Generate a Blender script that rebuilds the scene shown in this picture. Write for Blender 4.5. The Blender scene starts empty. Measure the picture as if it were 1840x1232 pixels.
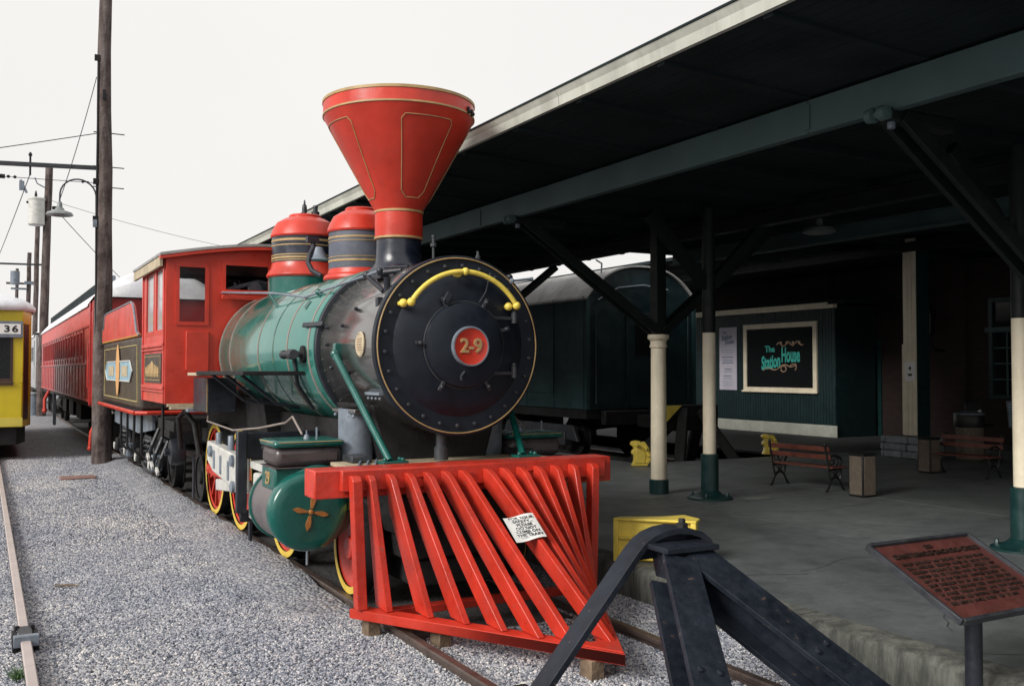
import bpy, bmesh, math, random
from mathutils import Vector, Matrix, noise
R = math.radians
PI = math.pi
random.seed(7)
S = bpy.context.scene
COL = S.collection

# ------------------------------------------------------------------ camera
cam = bpy.data.objects.new('camera', bpy.data.cameras.new('camera'))
COL.objects.link(cam); S.camera = cam
cam.location = (0, 0, 2.0)
cam.rotation_euler = (R(90 + 1.571), 0, R(-28.487))
cam.data.sensor_width = 36.0
cam.data.lens = 1750 / 1840 * 36.0
cam.data.clip_start = 0.05
cam.data.clip_end = 3000

# ------------------------------------------------------------------ light
SUN_EL, SUN_AZ = 30, 256          # azimuth measured clockwise from +Y: light comes from the left
W = bpy.data.worlds.new('World'); S.world = W; W.use_nodes = True
nt = W.node_tree; nt.nodes.clear()
out = nt.nodes.new('ShaderNodeOutputWorld')
sky = nt.nodes.new('ShaderNodeTexSky'); sky.sky_type = 'NISHITA'; sky.sun_disc = False
sky.sun_elevation = R(SUN_EL); sky.sun_rotation = R(SUN_AZ); sky.dust_density = 4.0; sky.ozone_density = 1.0
b1 = nt.nodes.new('ShaderNodeBackground'); b1.inputs['Strength'].default_value = 0.06
nt.links.new(sky.outputs[0], b1.inputs[0])
b2 = nt.nodes.new('ShaderNodeBackground'); b2.inputs['Strength'].default_value = 0.81
tc = nt.nodes.new('ShaderNodeTexCoord')
nz = nt.nodes.new('ShaderNodeTexNoise'); nz.inputs['Scale'].default_value = 1.3; nz.inputs['Detail'].default_value = 5
nt.links.new(tc.outputs['Generated'], nz.inputs['Vector'])
cr = nt.nodes.new('ShaderNodeValToRGB')
cr.color_ramp.elements[0].position = .3; cr.color_ramp.elements[0].color = (0.93, 0.905, 0.885, 1)
cr.color_ramp.elements[1].position = .72; cr.color_ramp.elements[1].color = (1.01, 0.985, 0.955, 1)
nt.links.new(nz.outputs['Fac'], cr.inputs[0]); nt.links.new(cr.outputs[0], b2.inputs[0])
mx = nt.nodes.new('ShaderNodeMixShader'); mx.inputs[0].default_value = 0.93
nt.links.new(b1.outputs[0], mx.inputs[1]); nt.links.new(b2.outputs[0], mx.inputs[2])
nt.links.new(mx.outputs[0], out.inputs[0])

sl = bpy.data.lights.new('sun', 'SUN'); sl.energy = 3.0; sl.angle = R(24); sl.color = (1.0, 0.965, 0.91)
sun = bpy.data.objects.new('sun', sl); COL.objects.link(sun)
az, el = R(SUN_AZ), R(SUN_EL)
sdir = Vector((math.sin(az) * math.cos(el), math.cos(az) * math.cos(el), math.sin(el)))
sun.rotation_euler = sdir.to_track_quat('Z', 'Y').to_euler(); sun.location = sdir * 50

S.view_settings.view_transform = 'Standard'
S.view_settings.look = 'None'
S.view_settings.exposure = 0.30
S.view_settings.gamma = 1.0
S.view_settings.use_curve_mapping = False

# ------------------------------------------------------------------ materials
MATS = {}
def paint(name, col, rough=.45, var=.15, scale=2.5, bump=.0, bscale=40, metal=0.0, dirt=0.0, dirtcol=(.10, .08, .065), coat=0.0, spec=.5, dscale=None, streak=False, chips=0.0, chipcol=(.05, .03, .025), chscale=26):
    if name in MATS: return MATS[name]
    m = bpy.data.materials.new(name); m.use_nodes = True
    t = m.node_tree; N = t.nodes; L = t.links
    p = N['Principled BSDF']
    c = N.new('ShaderNodeTexCoord')
    n1 = N.new('ShaderNodeTexNoise'); n1.inputs['Scale'].default_value = scale; n1.inputs['Detail'].default_value = 9; n1.inputs['Roughness'].default_value = .62
    L.new(c.outputs['Object'], n1.inputs['Vector'])
    r = N.new('ShaderNodeValToRGB')
    r.color_ramp.elements[0].position = .32; r.color_ramp.elements[1].position = .68
    r.color_ramp.elements[0].color = (*[max(0, x * (1 - var)) for x in col], 1)
    r.color_ramp.elements[1].color = (*[min(1, x * (1 + var) + .02 * var) for x in col], 1)
    L.new(n1.outputs['Fac'], r.inputs[0])
    src = r.outputs[0]
    if dirt > 0:
        mp = N.new('ShaderNodeMapping')
        if streak: mp.inputs['Scale'].default_value = (1, 1, .12)
        L.new(c.outputs['Object'], mp.inputs[0])
        n2 = N.new('ShaderNodeTexNoise'); n2.inputs['Scale'].default_value = dscale or scale * 2.3; n2.inputs['Detail'].default_value = 10; n2.inputs['Roughness'].default_value = .7
        L.new(mp.outputs[0], n2.inputs['Vector'])
        mr = N.new('ShaderNodeMapRange'); mr.inputs[1].default_value = .47; mr.inputs[2].default_value = .72
        mr.inputs[3].default_value = 0; mr.inputs[4].default_value = dirt
        L.new(n2.outputs['Fac'], mr.inputs[0])
        mxr = N.new('ShaderNodeMix'); mxr.data_type = 'RGBA'
        L.new(mr.outputs[0], mxr.inputs[0]); L.new(src, mxr.inputs[6]); mxr.inputs[7].default_value = (*dirtcol, 1)
        src = mxr.outputs[2]
    if chips > 0:
        nc = N.new('ShaderNodeTexNoise'); nc.inputs['Scale'].default_value = chscale; nc.inputs['Detail'].default_value = 5; nc.inputs['Roughness'].default_value = .6
        L.new(c.outputs['Object'], nc.inputs['Vector'])
        mc = N.new('ShaderNodeMapRange'); mc.inputs[1].default_value = .665; mc.inputs[2].default_value = .69; mc.inputs[3].default_value = 0; mc.inputs[4].default_value = chips
        L.new(nc.outputs['Fac'], mc.inputs[0])
        mxc = N.new('ShaderNodeMix'); mxc.data_type = 'RGBA'; L.new(mc.outputs[0], mxc.inputs[0]); L.new(src, mxc.inputs[6]); mxc.inputs[7].default_value = (*chipcol, 1)
        src = mxc.outputs[2]
    L.new(src, p.inputs['Base Color'])
    n3 = N.new('ShaderNodeTexNoise'); n3.inputs['Scale'].default_value = scale * 4; n3.inputs['Detail'].default_value = 6
    L.new(c.outputs['Object'], n3.inputs['Vector'])
    m3 = N.new('ShaderNodeMapRange'); m3.inputs[1].default_value = .3; m3.inputs[2].default_value = .7
    m3.inputs[3].default_value = max(.02, rough - .1); m3.inputs[4].default_value = min(1, rough + .12)
    L.new(n3.outputs['Fac'], m3.inputs[0]); L.new(m3.outputs[0], p.inputs['Roughness'])
    p.inputs['Metallic'].default_value = metal
    p.inputs['Specular IOR Level'].default_value = spec
    p.inputs['Coat Weight'].default_value = coat; p.inputs['Coat Roughness'].default_value = .12
    if bump > 0:
        n4 = N.new('ShaderNodeTexNoise'); n4.inputs['Scale'].default_value = bscale; n4.inputs['Detail'].default_value = 8
        L.new(c.outputs['Object'], n4.inputs['Vector'])
        b = N.new('ShaderNodeBump'); b.inputs['Strength'].default_value = bump; b.inputs['Distance'].default_value = .02
        L.new(n4.outputs['Fac'], b.inputs['Height']); L.new(b.outputs[0], p.inputs['Normal'])
    MATS[name] = m
    return m

RED = paint('red_paint', (.50, .033, .016), .36, .2, 1.6, bump=.10, bscale=12, dirt=.32, dirtcol=(.20, .035, .028), spec=.5)
REDP = paint('pilot_red_paint', (.50, .033, .016), .34, .2, 3, bump=.16, bscale=22, dirt=.4, dirtcol=(.26, .05, .045), dscale=5, chips=.8, chipcol=(.16, .10, .085))
REDF = paint('faded_sheen_red_paint', (.50, .05, .04), .42, .22, 2.2, bump=.08, bscale=14, dirt=.5, dirtcol=(.42, .17, .14), streak=True)  # faded pale streaks; on the coach letterboard it stands for sheen
REDC = paint('coach_red_paint', (.36, .018, .016), .36, .2, 1.2, bump=.06, bscale=10, dirt=.3, dirtcol=(.14, .03, .03), streak=True)
GREEN = paint('green_paint', (.003, .090, .074), .26, .15, 2.0, bump=.04, bscale=9, dirt=.15, dirtcol=(.03, .09, .075), coat=.3)
JACKET = paint('green_boiler_jacket', (.028, .20, .162), .24, .14, 1.0, bump=.03, bscale=4, dirt=.35, dirtcol=(.06, .20, .17), coat=1.0, spec=.9, metal=.35)
BLACK = paint('black_paint', (.011, .014, .022), .42, .3, 3, bump=.06, bscale=25)
SMOKE = paint('smokebox_graphite', (.17, .165, .16), .34, .03, .8, metal=.9, coat=1.0, spec=.8)
FRONT = paint('smokebox_front_black', (.006, .010, .018), .44, .35, 2.0, bump=.05, bscale=10, spec=.3)
GRIME = paint('grimy_black_iron', (.008, .008, .009), .65, .4, 5, bump=.2, bscale=40, dirt=.5, dirtcol=(.022, .019, .017), spec=.3)
STEEL = paint('dark_steel', (.025, .029, .036), .5, .35, 6, bump=.15, bscale=60, dirt=.5, dirtcol=(.055, .045, .04))
STOPP = paint('dark_blue_steel_paint', (.007, .011, .019), .48, .4, 5, bump=.12, bscale=45, dirt=.4, dirtcol=(.017, .020, .027), spec=.32, dscale=16, chips=.9, chipcol=(.09, .055, .04), chscale=20)
GOLD = paint('gold_paint', (.38, .255, .11), .5, .2, 8)
BRONZE = paint('bronze_paint', (.36, .14, .035), .45, .25, 9)
YELLOW = paint('yellow_paint', (.80, .62, .10), .4, .14, 5, bump=.10, dirt=.3, dirtcol=(.45, .33, .08), chips=.7, chipcol=(.18, .12, .05), chscale=22)
TYRE = paint('pale_yellow_tyre_paint', (.66, .47, .07), .45, .12, 5, dirt=.2, dirtcol=(.3, .2, .05))
CARY = paint('streetcar_yellow', (.58, .46, .012), .36, .12, 1.5, bump=.05, bscale=8, dirt=.2, dirtcol=(.3, .22, .02))
BAND = paint('dull_brass_band', (.30, .25, .22), .42, .2, 6, metal=.3)
WHITEM = paint('white_rod_paint', (.52, .52, .49), .45, .15, 6, dirt=.4, dirtcol=(.3, .29, .27), dscale=14)
GREYM = paint('grey_blue_metal', (.16, .19, .23), .42, .3, 5, bump=.08, dirt=.35, dirtcol=(.08, .09, .1))
DOMEG = paint('faded_dome_black', (.075, .085, .115), .6, .25, 4, bump=.06, dirt=.5, dirtcol=(.15, .15, .17))
DOMEB = paint('dome_black', (.012, .016, .03), .26, .3, 3, coat=.2)
CREAM = paint('cream_paint', (.78, .70, .54), .45, .1, 4, bump=.08, bscale=30, dirt=.3, dirtcol=(.42, .36, .26), streak=True)
DKGREEN = paint('dark_green_paint', (.005, .030, .030), .36, .2, 3, bump=.06)
STRUT = paint('blackish_green_paint', (.005, .009, .009), .5, .2, 3, bump=.06, spec=.3)
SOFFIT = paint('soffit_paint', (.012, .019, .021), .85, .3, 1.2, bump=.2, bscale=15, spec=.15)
GIRD = paint('girder_grey_green', (.062, .105, .105), .6, .18, 1.5, bump=.08, bscale=15, dirt=.3, dirtcol=(.07, .09, .085), spec=.3)
FASC = paint('fascia_paint', (.42, .43, .375), .55, .18, 1.5, bump=.1, bscale=12, dirt=.5, dirtcol=(.18, .18, .155), streak=True)
ROOFM = paint('roof_felt', (.10, .10, .10), .9, .3, 2, bump=.3)
WHITER = paint('white_roof_paint', (.70, .71, .74), .6, .15, 1.6, bump=.15, bscale=10, dirt=.4, dirtcol=(.36, .37, .40))
GREYRF = paint('weathered_grey_roof', (.28, .28, .275), .7, .3, 2.5, bump=.2, bscale=20, dirt=.5, dirtcol=(.14, .14, .14))
SILVER = paint('stainless_steel', (.55, .56, .55), .33, .12, 2, metal=.8)
WOODP = paint('weathered_pole_wood', (.075, .055, .050), .9, .6, 3, bump=1.0, bscale=14, dirt=.85, dirtcol=(.19, .17, .165), streak=True, spec=.2, dscale=9)
WOODB = paint('wood_block', (.16, .11, .07), .85, .4, 6, bump=.5, bscale=30, dirt=.5, dirtcol=(.06, .05, .04))
SLATW = paint('red_stained_wood', (.16, .050, .034), .38, .3, 9, bump=.15, bscale=50)
IRON = paint('black_cast_iron', (.008, .009, .009), .45, .3, 9, bump=.1)
COACHG = paint('coach_green', (.008, .034, .037), .5, .3, 1.4, bump=.12, bscale=8, dirt=.5, dirtcol=(.035, .06, .06))
COACHE = paint('coach_end_green', (.003, .015, .018), .42, .25, 1.4, bump=.08, bscale=8)
KIOSK = paint('kiosk_green', (.003, .018, .021), .55, .15, 2, bump=.08, bscale=12)
WHITEP = paint('white_paper', (.78, .78, .76), .7, .04, 3)
LILAC = paint('lilac_poster_paper', (.50, .48, .56), .6, .08, 2)
INK = paint('black_ink', (.012, .012, .016), .7, .05, 3)
INKB = paint('blue_grey_ink', (.16, .20, .30), .7, .1, 3)
TEAL = paint('teal_sign_paint', (.045, .42, .36), .5, .12, 9)
TAN = paint('tan_sign_paint', (.38, .26, .17), .5, .12, 9)
DARKIN = paint('dark_interior', (.006, .006, .007), .9, .1, 3, spec=.1)
PLAQ = paint('red_brown_plaque', (.090, .026, .022), .42, .25, 5, bump=.25, bscale=120, dirt=.4, dirtcol=(.06, .03, .028))
PLETT = paint('tarnished_letter', (.020, .012, .010), .35, .5, 30, metal=.3, dirt=.35, dirtcol=(.17, .08, .05), dscale=60)
RAILT = paint('pale_rail_head', (.44, .38, .36), .42, .1, 3, dirt=.3, dirtcol=(.30, .22, .19), dscale=12)
RAILD = paint('dark_rusty_rail', (.075, .055, .048), .42, .35, 8, bump=.15, bscale=40, metal=.25, dirt=.4, dirtcol=(.13, .07, .05))
BOXT = paint('brown_bin_panel', (.155, .125, .095), .75, .2, 20, bump=.6, bscale=90)
STONEM = paint('grey_stone', (.26, .29, .31), .85, .35, 4, bump=.7, bscale=14)
BLUEP = paint('pale_blue_panel', (.24, .38, .46), .5, .2, 6, dirt=.4, dirtcol=(.16, .22, .26))
BROWNP = paint('weathered_tender_black', (.050, .040, .034), .42, .3, 4, bump=.08, dirt=.5, dirtcol=(.10, .082, .07), streak=True)
BOXM = paint('valve_chest_brown_grey', (.062, .048, .050), .34, .25, 4, bump=.05, dirt=.35, dirtcol=(.10, .08, .082))
CYLM = paint('cylinder_casing_grey', (.16, .14, .145), .42, .2, 4, bump=.08, dirt=.4, dirtcol=(.09, .08, .085), metal=.2)
DECK = paint('pale_deck_paint', (.42, .35, .24), .7, .2, 5, bump=.2, dirt=.5, dirtcol=(.2, .16, .11))
WEED = paint('weed_green', (.06, .13, .035), .7, .3, 20)
ORANGE = paint('rust_red_lid', (.22, .11, .09), .8, .3, 8, dirt=.6, dirtcol=(.28, .26, .24))
WIREM = paint('wire_black', (.02, .02, .025), .6, .1, 3)
RUBBER = paint('brown_door_trim', (.045, .02, .014), .5, .2, 3)
LAMPG = paint('lamp_enamel_grey', (.20, .22, .22), .4, .2, 5)

def glass(name, tint=(.02, .025, .03), alpha=.35, rough=.06):
    m = bpy.data.materials.new(name); m.use_nodes = True
    t = m.node_tree; p = t.nodes['Principled BSDF']
    p.inputs['Base Color'].default_value = (*tint, 1); p.inputs['Roughness'].default_value = rough
    p.inputs['Alpha'].default_value = alpha; p.inputs['IOR'].default_value = 1.5
    return m
GLASS = glass('window_glass', (.03, .035, .04), .22)
DGLASS = glass('dark_window_glass', (.010, .011, .012), .93, .08)

def sheet_mat(name, kind):
    m = bpy.data.materials.new(name); m.use_nodes = True
    t = m.node_tree; N = t.nodes; L = t.links; p = N['Principled BSDF']
    c = N.new('ShaderNodeTexCoord')
    def noi(s, d=8, r=.6):
        n = N.new('ShaderNodeTexNoise'); n.inputs['Scale'].default_value = s; n.inputs['Detail'].default_value = d; n.inputs['Roughness'].default_value = r
        L.new(c.outputs['Object'], n.inputs['Vector']); return n
    def ramp(src, stops):
        r = N.new('ShaderNodeValToRGB'); e = r.color_ramp.elements
        while len(e) < len(stops): e.new(.5)
        for q, (po, co) in zip(e, stops): q.position = po; q.color = (*co, 1)
        L.new(src, r.inputs[0]); return r
    def mul(a, b, f=1.0, mode='MULTIPLY'):
        x = N.new('ShaderNodeMix'); x.data_type = 'RGBA'; x.blend_type = mode; x.inputs[0].default_value = f
        L.new(a, x.inputs[6]); L.new(b, x.inputs[7]); return x.outputs[2]
    bmp = N.new('ShaderNodeBump')
    if kind == 'gravel':
        v = N.new('ShaderNodeTexVoronoi'); v.inputs['Scale'].default_value = 34
        L.new(c.outputs['Object'], v.inputs['Vector'])
        sx = N.new('ShaderNodeSeparateColor'); L.new(v.outputs['Color'], sx.inputs[0])
        base = ramp(sx.outputs[0], [(0, (.22, .24, .29)), (.35, (.38, .40, .46)), (.75, (.50, .51, .55)), (1, (.70, .69, .69))])
        big = ramp(noi(.35, 4).outputs['Fac'], [(.3, (.78, .79, .82)), (.7, (1.08, 1.05, 1.0))])
        mid = ramp(noi(2.2, 6).outputs['Fac'], [(.3, (.80, .80, .82)), (.7, (1.1, 1.1, 1.08))])
        sm = ramp(v.outputs['Distance'], [(0, (1, 1, 1)), (.75, (.55, .55, .55))])
        L.new(mul(mul(mul(base.outputs[0], big.outputs[0]), mid.outputs[0]), sm.outputs[0]), p.inputs['Base Color'])
        L.new(v.outputs['Distance'], bmp.inputs['Height']); bmp.invert = True
        bmp.inputs['Strength'].default_value = .9; bmp.inputs['Distance'].default_value = .02
        p.inputs['Roughness'].default_value = .9
    elif kind == 'concrete':
        a = ramp(noi(.55, 7).outputs['Fac'], [(.3, (.080, .094, .097)), (.7, (.155, .172, .173))])
        b = ramp(noi(9, 9, .7).outputs['Fac'], [(.3, (.8, .8, .8)), (.7, (1.15, 1.15, 1.13))])
        d = ramp(noi(1.9, 8, .7).outputs['Fac'], [(.36, (.74, .74, .75)), (.5, (1, 1, 1))])
        L.new(mul(mul(a.outputs[0], b.outputs[0]), d.outputs[0]), p.inputs['Base Color'])
        rr = ramp(noi(1.3, 6).outputs['Fac'], [(.3, (.42,) * 3), (.7, (.68,) * 3)]); L.new(rr.outputs[0], p.inputs['Roughness'])
        L.new(noi(60, 8).outputs['Fac'], bmp.inputs['Height']); bmp.inputs['Strength'].default_value = .35; bmp.inputs['Distance'].default_value = .01
    elif kind == 'kerb':
        a = ramp(noi(1.6, 9, .7).outputs['Fac'], [(.3, (.075, .08, .072)), (.7, (.17, .172, .156))])
        mp = N.new('ShaderNodeMapping'); mp.inputs['Scale'].default_value = (3, 3, .6); L.new(c.outputs['Object'], mp.inputs[0])
        nn = N.new('ShaderNodeTexNoise'); nn.inputs['Scale'].default_value = 3; nn.inputs['Detail'].default_value = 9; nn.inputs['Roughness'].default_value = .75
        L.new(mp.outputs[0], nn.inputs['Vector'])
        b = ramp(nn.outputs['Fac'], [(.38, (.35, .36, .36)), (.60, (1.05, 1.05, 1.02))])
        L.new(mul(a.outputs[0], b.outputs[0]), p.inputs['Base Color']); p.inputs['Roughness'].default_value = .9
        L.new(noi(14, 10, .75).outputs['Fac'], bmp.inputs['Height']); bmp.inputs['Strength'].default_value = .45; bmp.inputs['Distance'].default_value = .012
    elif kind == 'brick':
        mp = N.new('ShaderNodeMapping'); mp.inputs['Rotation'].default_value = (0, 0, 0)
        sp = N.new('ShaderNodeSeparateXYZ'); cb = N.new('ShaderNodeCombineXYZ'); ad = N.new('ShaderNodeMath'); ad.operation = 'ADD'
        L.new(c.outputs['Object'], sp.inputs[0]); L.new(sp.outputs[0], ad.inputs[0]); L.new(sp.outputs[1], ad.inputs[1])
        L.new(ad.outputs[0], cb.inputs[0]); L.new(sp.outputs[2], cb.inputs[1])
        br = N.new('ShaderNodeTexBrick'); br.inputs['Scale'].default_value = 1.0
        br.inputs['Brick Width'].default_value = .22; br.inputs['Row Height'].default_value = .075; br.inputs['Mortar Size'].default_value = .006
        br.inputs['Color1'].default_value = (.035, .017, .014, 1); br.inputs['Color2'].default_value = (.02, .011, .010, 1); br.inputs['Mortar'].default_value = (.028, .024, .022, 1)
        L.new(cb.outputs[0], br.inputs['Vector']); L.new(br.outputs['Color'], p.inputs['Base Color'])
        L.new(br.outputs['Fac'], bmp.inputs['Height']); bmp.invert = True; bmp.inputs['Distance'].default_value = .01
        p.inputs['Roughness'].default_value = .9
    elif kind == 'stone':
        oi = N.new('ShaderNodeObjectInfo')
        base = ramp(oi.outputs['Random'], [(0, (.06, .072, .10)), (.2, (.19, .21, .26)), (.5, (.36, .38, .43)), (.82, (.47, .475, .50)), (1, (.76, .73, .70))])
        b = ramp(noi(60, 5).outputs['Fac'], [(.3, (.75, .75, .75)), (.7, (1.15, 1.15, 1.15))])
        ge = N.new('ShaderNodeNewGeometry')
        def gn(s, lo, hi):
            n = N.new('ShaderNodeTexNoise'); n.inputs['Scale'].default_value = s; n.inputs['Detail'].default_value = 5; L.new(ge.outputs['Position'], n.inputs['Vector'])
            return ramp(n.outputs['Fac'], [(.32, lo), (.68, hi)]).outputs[0]
        big = mul(gn(.42, (.74, .76, .82), (1.14, 1.10, 1.04)), gn(2.6, (.84, .84, .86), (1.12, 1.11, 1.08)))
        L.new(mul(mul(base.outputs[0], b.outputs[0]), big), p.inputs['Base Color']); p.inputs['Roughness'].default_value = .85
    if kind != 'stone': L.new(bmp.outputs[0], p.inputs['Normal'])
    MATS[name] = m
    return m
SHADE_CRACK = paint('floor_shade_and_crack', (.022, .024, .026), .8, .4, 6, bump=.4, bscale=50)  # near-black for cracks, and for shade put into floor and ground colour
GRAVEL = sheet_mat('grey_gravel', 'gravel'); CONC = sheet_mat('platform_concrete', 'concrete'); KERB = sheet_mat('worn_kerb_concrete', 'kerb')
BRICK = sheet_mat('dark_brick', 'brick'); PEBBLE = sheet_mat('crushed_stone', 'stone')

# ------------------------------------------------------------------ builders
def basis(ax):
    ax = Vector(ax).normalized()
    h = Vector((0, 0, 1)) if abs(ax.z) < .9 else Vector((0, 1, 0))
    u = h.cross(ax).normalized(); v = ax.cross(u).normalized()
    return ax, u, v

class MB:
    def __init__(s): s.v = []; s.f = []
    def add(s, vs, fs):
        o = len(s.v); s.v += [Vector(p) for p in vs]; s.f += [[i + o for i in f] for f in fs]; return s
    def box(s, x0, x1, y0, y1, z0, z1):
        return s.add([(x0, y0, z0), (x1, y0, z0), (x1, y1, z0), (x0, y1, z0), (x0, y0, z1), (x1, y0, z1), (x1, y1, z1), (x0, y1, z1)],
                     [(0, 3, 2, 1), (4, 5, 6, 7), (0, 1, 5, 4), (1, 2, 6, 5), (2, 3, 7, 6), (3, 0, 4, 7)])
    def obox(s, c, a, b, d):                                  # centre and three half axes
        c, a, b, d = map(Vector, (c, a, b, d))
        return s.add([c - a - b - d, c + a - b - d, c + a + b - d, c - a + b - d, c - a - b + d, c + a - b + d, c + a + b + d, c - a + b + d],
                     [(0, 3, 2, 1), (4, 5, 6, 7), (0, 1, 5, 4), (1, 2, 6, 5), (2, 3, 7, 6), (3, 0, 4, 7)])
    def beam(s, p, q, w, h, side=None):                       # rectangular bar between two points; side = direction of w
        p, q = Vector(p), Vector(q); d = (q - p); L = d.length; d.normalize()
        if side is None: _, u, v = basis(d)
        else:
            u = Vector(side); u = (u - d * u.dot(d)).normalized(); v = d.cross(u)
        return s.obox((p + q) / 2, d * L / 2, u * w / 2, v * h / 2)
    def prism(s, poly, d):                                    # planar polygon extruded by vector d
        n = len(poly); d = Vector(d); P = [Vector(p) for p in poly]
        return s.add(P + [p + d for p in P], [list(range(n))[::-1], list(range(n, 2 * n))] + [[i, (i + 1) % n, n + (i + 1) % n, n + i] for i in range(n)])
    def lathe(s, prof, c, ax=(0, 0, 1), seg=32, a0=0, a1=2 * PI, cap=True):   # prof: (radius, height along axis)
        ax, u, v = basis(ax); c = Vector(c); full = abs(a1 - a0 - 2 * PI) < 1e-6
        k = seg if full else seg + 1; vs = []; fs = []
        for r, h in prof:
            for i in range(k):
                a = a0 + (a1 - a0) * i / seg
                vs.append(c + ax * h + (u * math.cos(a) + v * math.sin(a)) * r)
        for j in range(len(prof) - 1):
            for i in range(seg):
                i2 = (i + 1) % k
                fs.append((j * k + i, j * k + i2, (j + 1) * k + i2, (j + 1) * k + i))
        if cap and full:
            if prof[0][0] > 1e-4: fs.append(list(range(k))[::-1])
            if prof[-1][0] > 1e-4: fs.append([(len(prof) - 1) * k + i for i in range(k)])
        return s.add(vs, fs)
    def tube(s, pts, r, seg=10, closed=False):
        P = [Vector(p) for p in pts]; n = len(P); vs = []; fs = []
        rr = r if isinstance(r, (list, tuple)) else [r] * n
        u = None
        for i in range(n):
            if closed: d = (P[(i + 1) % n] - P[i - 1]).normalized()
            else: d = (P[min(i + 1, n - 1)] - P[max(i - 1, 0)]).normalized()
            if u is None: _, u, v = basis(d)
            else:
                u = (u - d * u.dot(d)).normalized(); v = d.cross(u)
            for k in range(seg):
                a = 2 * PI * k / seg; vs.append(P[i] + (u * math.cos(a) + v * math.sin(a)) * rr[i])
        m = n if closed else n - 1
        for i in range(m):
            for k in range(seg):
                j = (i + 1) % n; fs.append((i * seg + k, i * seg + (k + 1) % seg, j * seg + (k + 1) % seg, j * seg + k))
        if not closed: fs += [list(range(seg))[::-1], [(n - 1) * seg + k for k in range(seg)]]
        return s.add(vs, fs)
    def ball(s, c, r, seg=12, sc=(1, 1, 1)):
        vs = []; fs = []; n = seg // 2; c = Vector(c)
        for j in range(n + 1):
            t = PI * j / n
            for i in range(seg):
                a = 2 * PI * i / seg
                vs.append(c + Vector((math.sin(t) * math.cos(a) * sc[0], math.sin(t) * math.sin(a) * sc[1], math.cos(t) * sc[2])) * r)
        for j in range(n):
            for i in range(seg):
                fs.append((j * seg + i, (j + 1) * seg + i, (j + 1) * seg + (i + 1) % seg, j * seg + (i + 1) % seg))
        return s.add(vs, fs)
    def wall(s, ax, at, th, u0, u1, z0, z1, holes):           # upright wall with openings; ax 'X' (plane at x) or 'Y'
        us = sorted({u0, u1, *[h[0] for h in holes], *[h[1] for h in holes]}); zs = sorted({z0, z1, *[h[2] for h in holes], *[h[3] for h in holes]})
        def solid(i, j):
            if i < 0 or j < 0 or i >= len(us) - 1 or j >= len(zs) - 1: return False
            cu, cz = (us[i] + us[i + 1]) / 2, (zs[j] + zs[j + 1]) / 2
            return not any(h[0] < cu < h[1] and h[2] < cz < h[3] for h in holes)
        def P(d, u, z): return (at + d, u, z) if ax == 'X' else (u, at + d, z)
        def q(*p): s.add(p, [(0, 1, 2, 3)])
        for i in range(len(us) - 1):
            for j in range(len(zs) - 1):
                if not solid(i, j): continue
                a, b, c, d = us[i], us[i + 1], zs[j], zs[j + 1]
                q(P(0, a, c), P(0, b, c), P(0, b, d), P(0, a, d)); q(P(th, a, c), P(th, a, d), P(th, b, d), P(th, b, c))
                if not solid(i - 1, j): q(P(0, a, c), P(0, a, d), P(th, a, d), P(th, a, c))
                if not solid(i + 1, j): q(P(0, b, c), P(th, b, c), P(th, b, d), P(0, b, d))
                if not solid(i, j - 1): q(P(0, a, c), P(th, a, c), P(th, b, c), P(0, b, c))
                if not solid(i, j + 1): q(P(0, a, d), P(0, b, d), P(th, b, d), P(th, a, d))
        return s
    def build(s, name, mat, parent=None, bev=0, smooth=True, angle=35, **k):
        o0 = Vector(parent['_o']) if parent is not None and '_o' in parent else Vector((0, 0, 0))
        me = bpy.data.meshes.new(name)
        me.from_pydata([tuple(p - o0) for p in s.v], [], s.f)
        bm = bmesh.new(); bm.from_mesh(me); bmesh.ops.remove_doubles(bm, verts=bm.verts, dist=1e-5)
        bmesh.ops.recalc_face_normals(bm, faces=bm.faces); bm.to_mesh(me); bm.free()
        me.materials.append(mat)
        o = bpy.data.objects.new(name, me); COL.objects.link(o)
        if parent is not None: o.parent = parent; o['_o'] = list(o0)
        if smooth:
            me.polygons.foreach_set('use_smooth', [True] * len(me.polygons)); me.set_sharp_from_angle(angle=R(angle))
        if bev:
            b = o.modifiers.new('bevel', 'BEVEL'); b.width = bev; b.segments = 2; b.limit_method = 'ANGLE'; b.angle_limit = R(40); b.use_clamp_overlap = True
        for kk, vv in k.items(): o[kk] = vv
        return o

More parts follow.
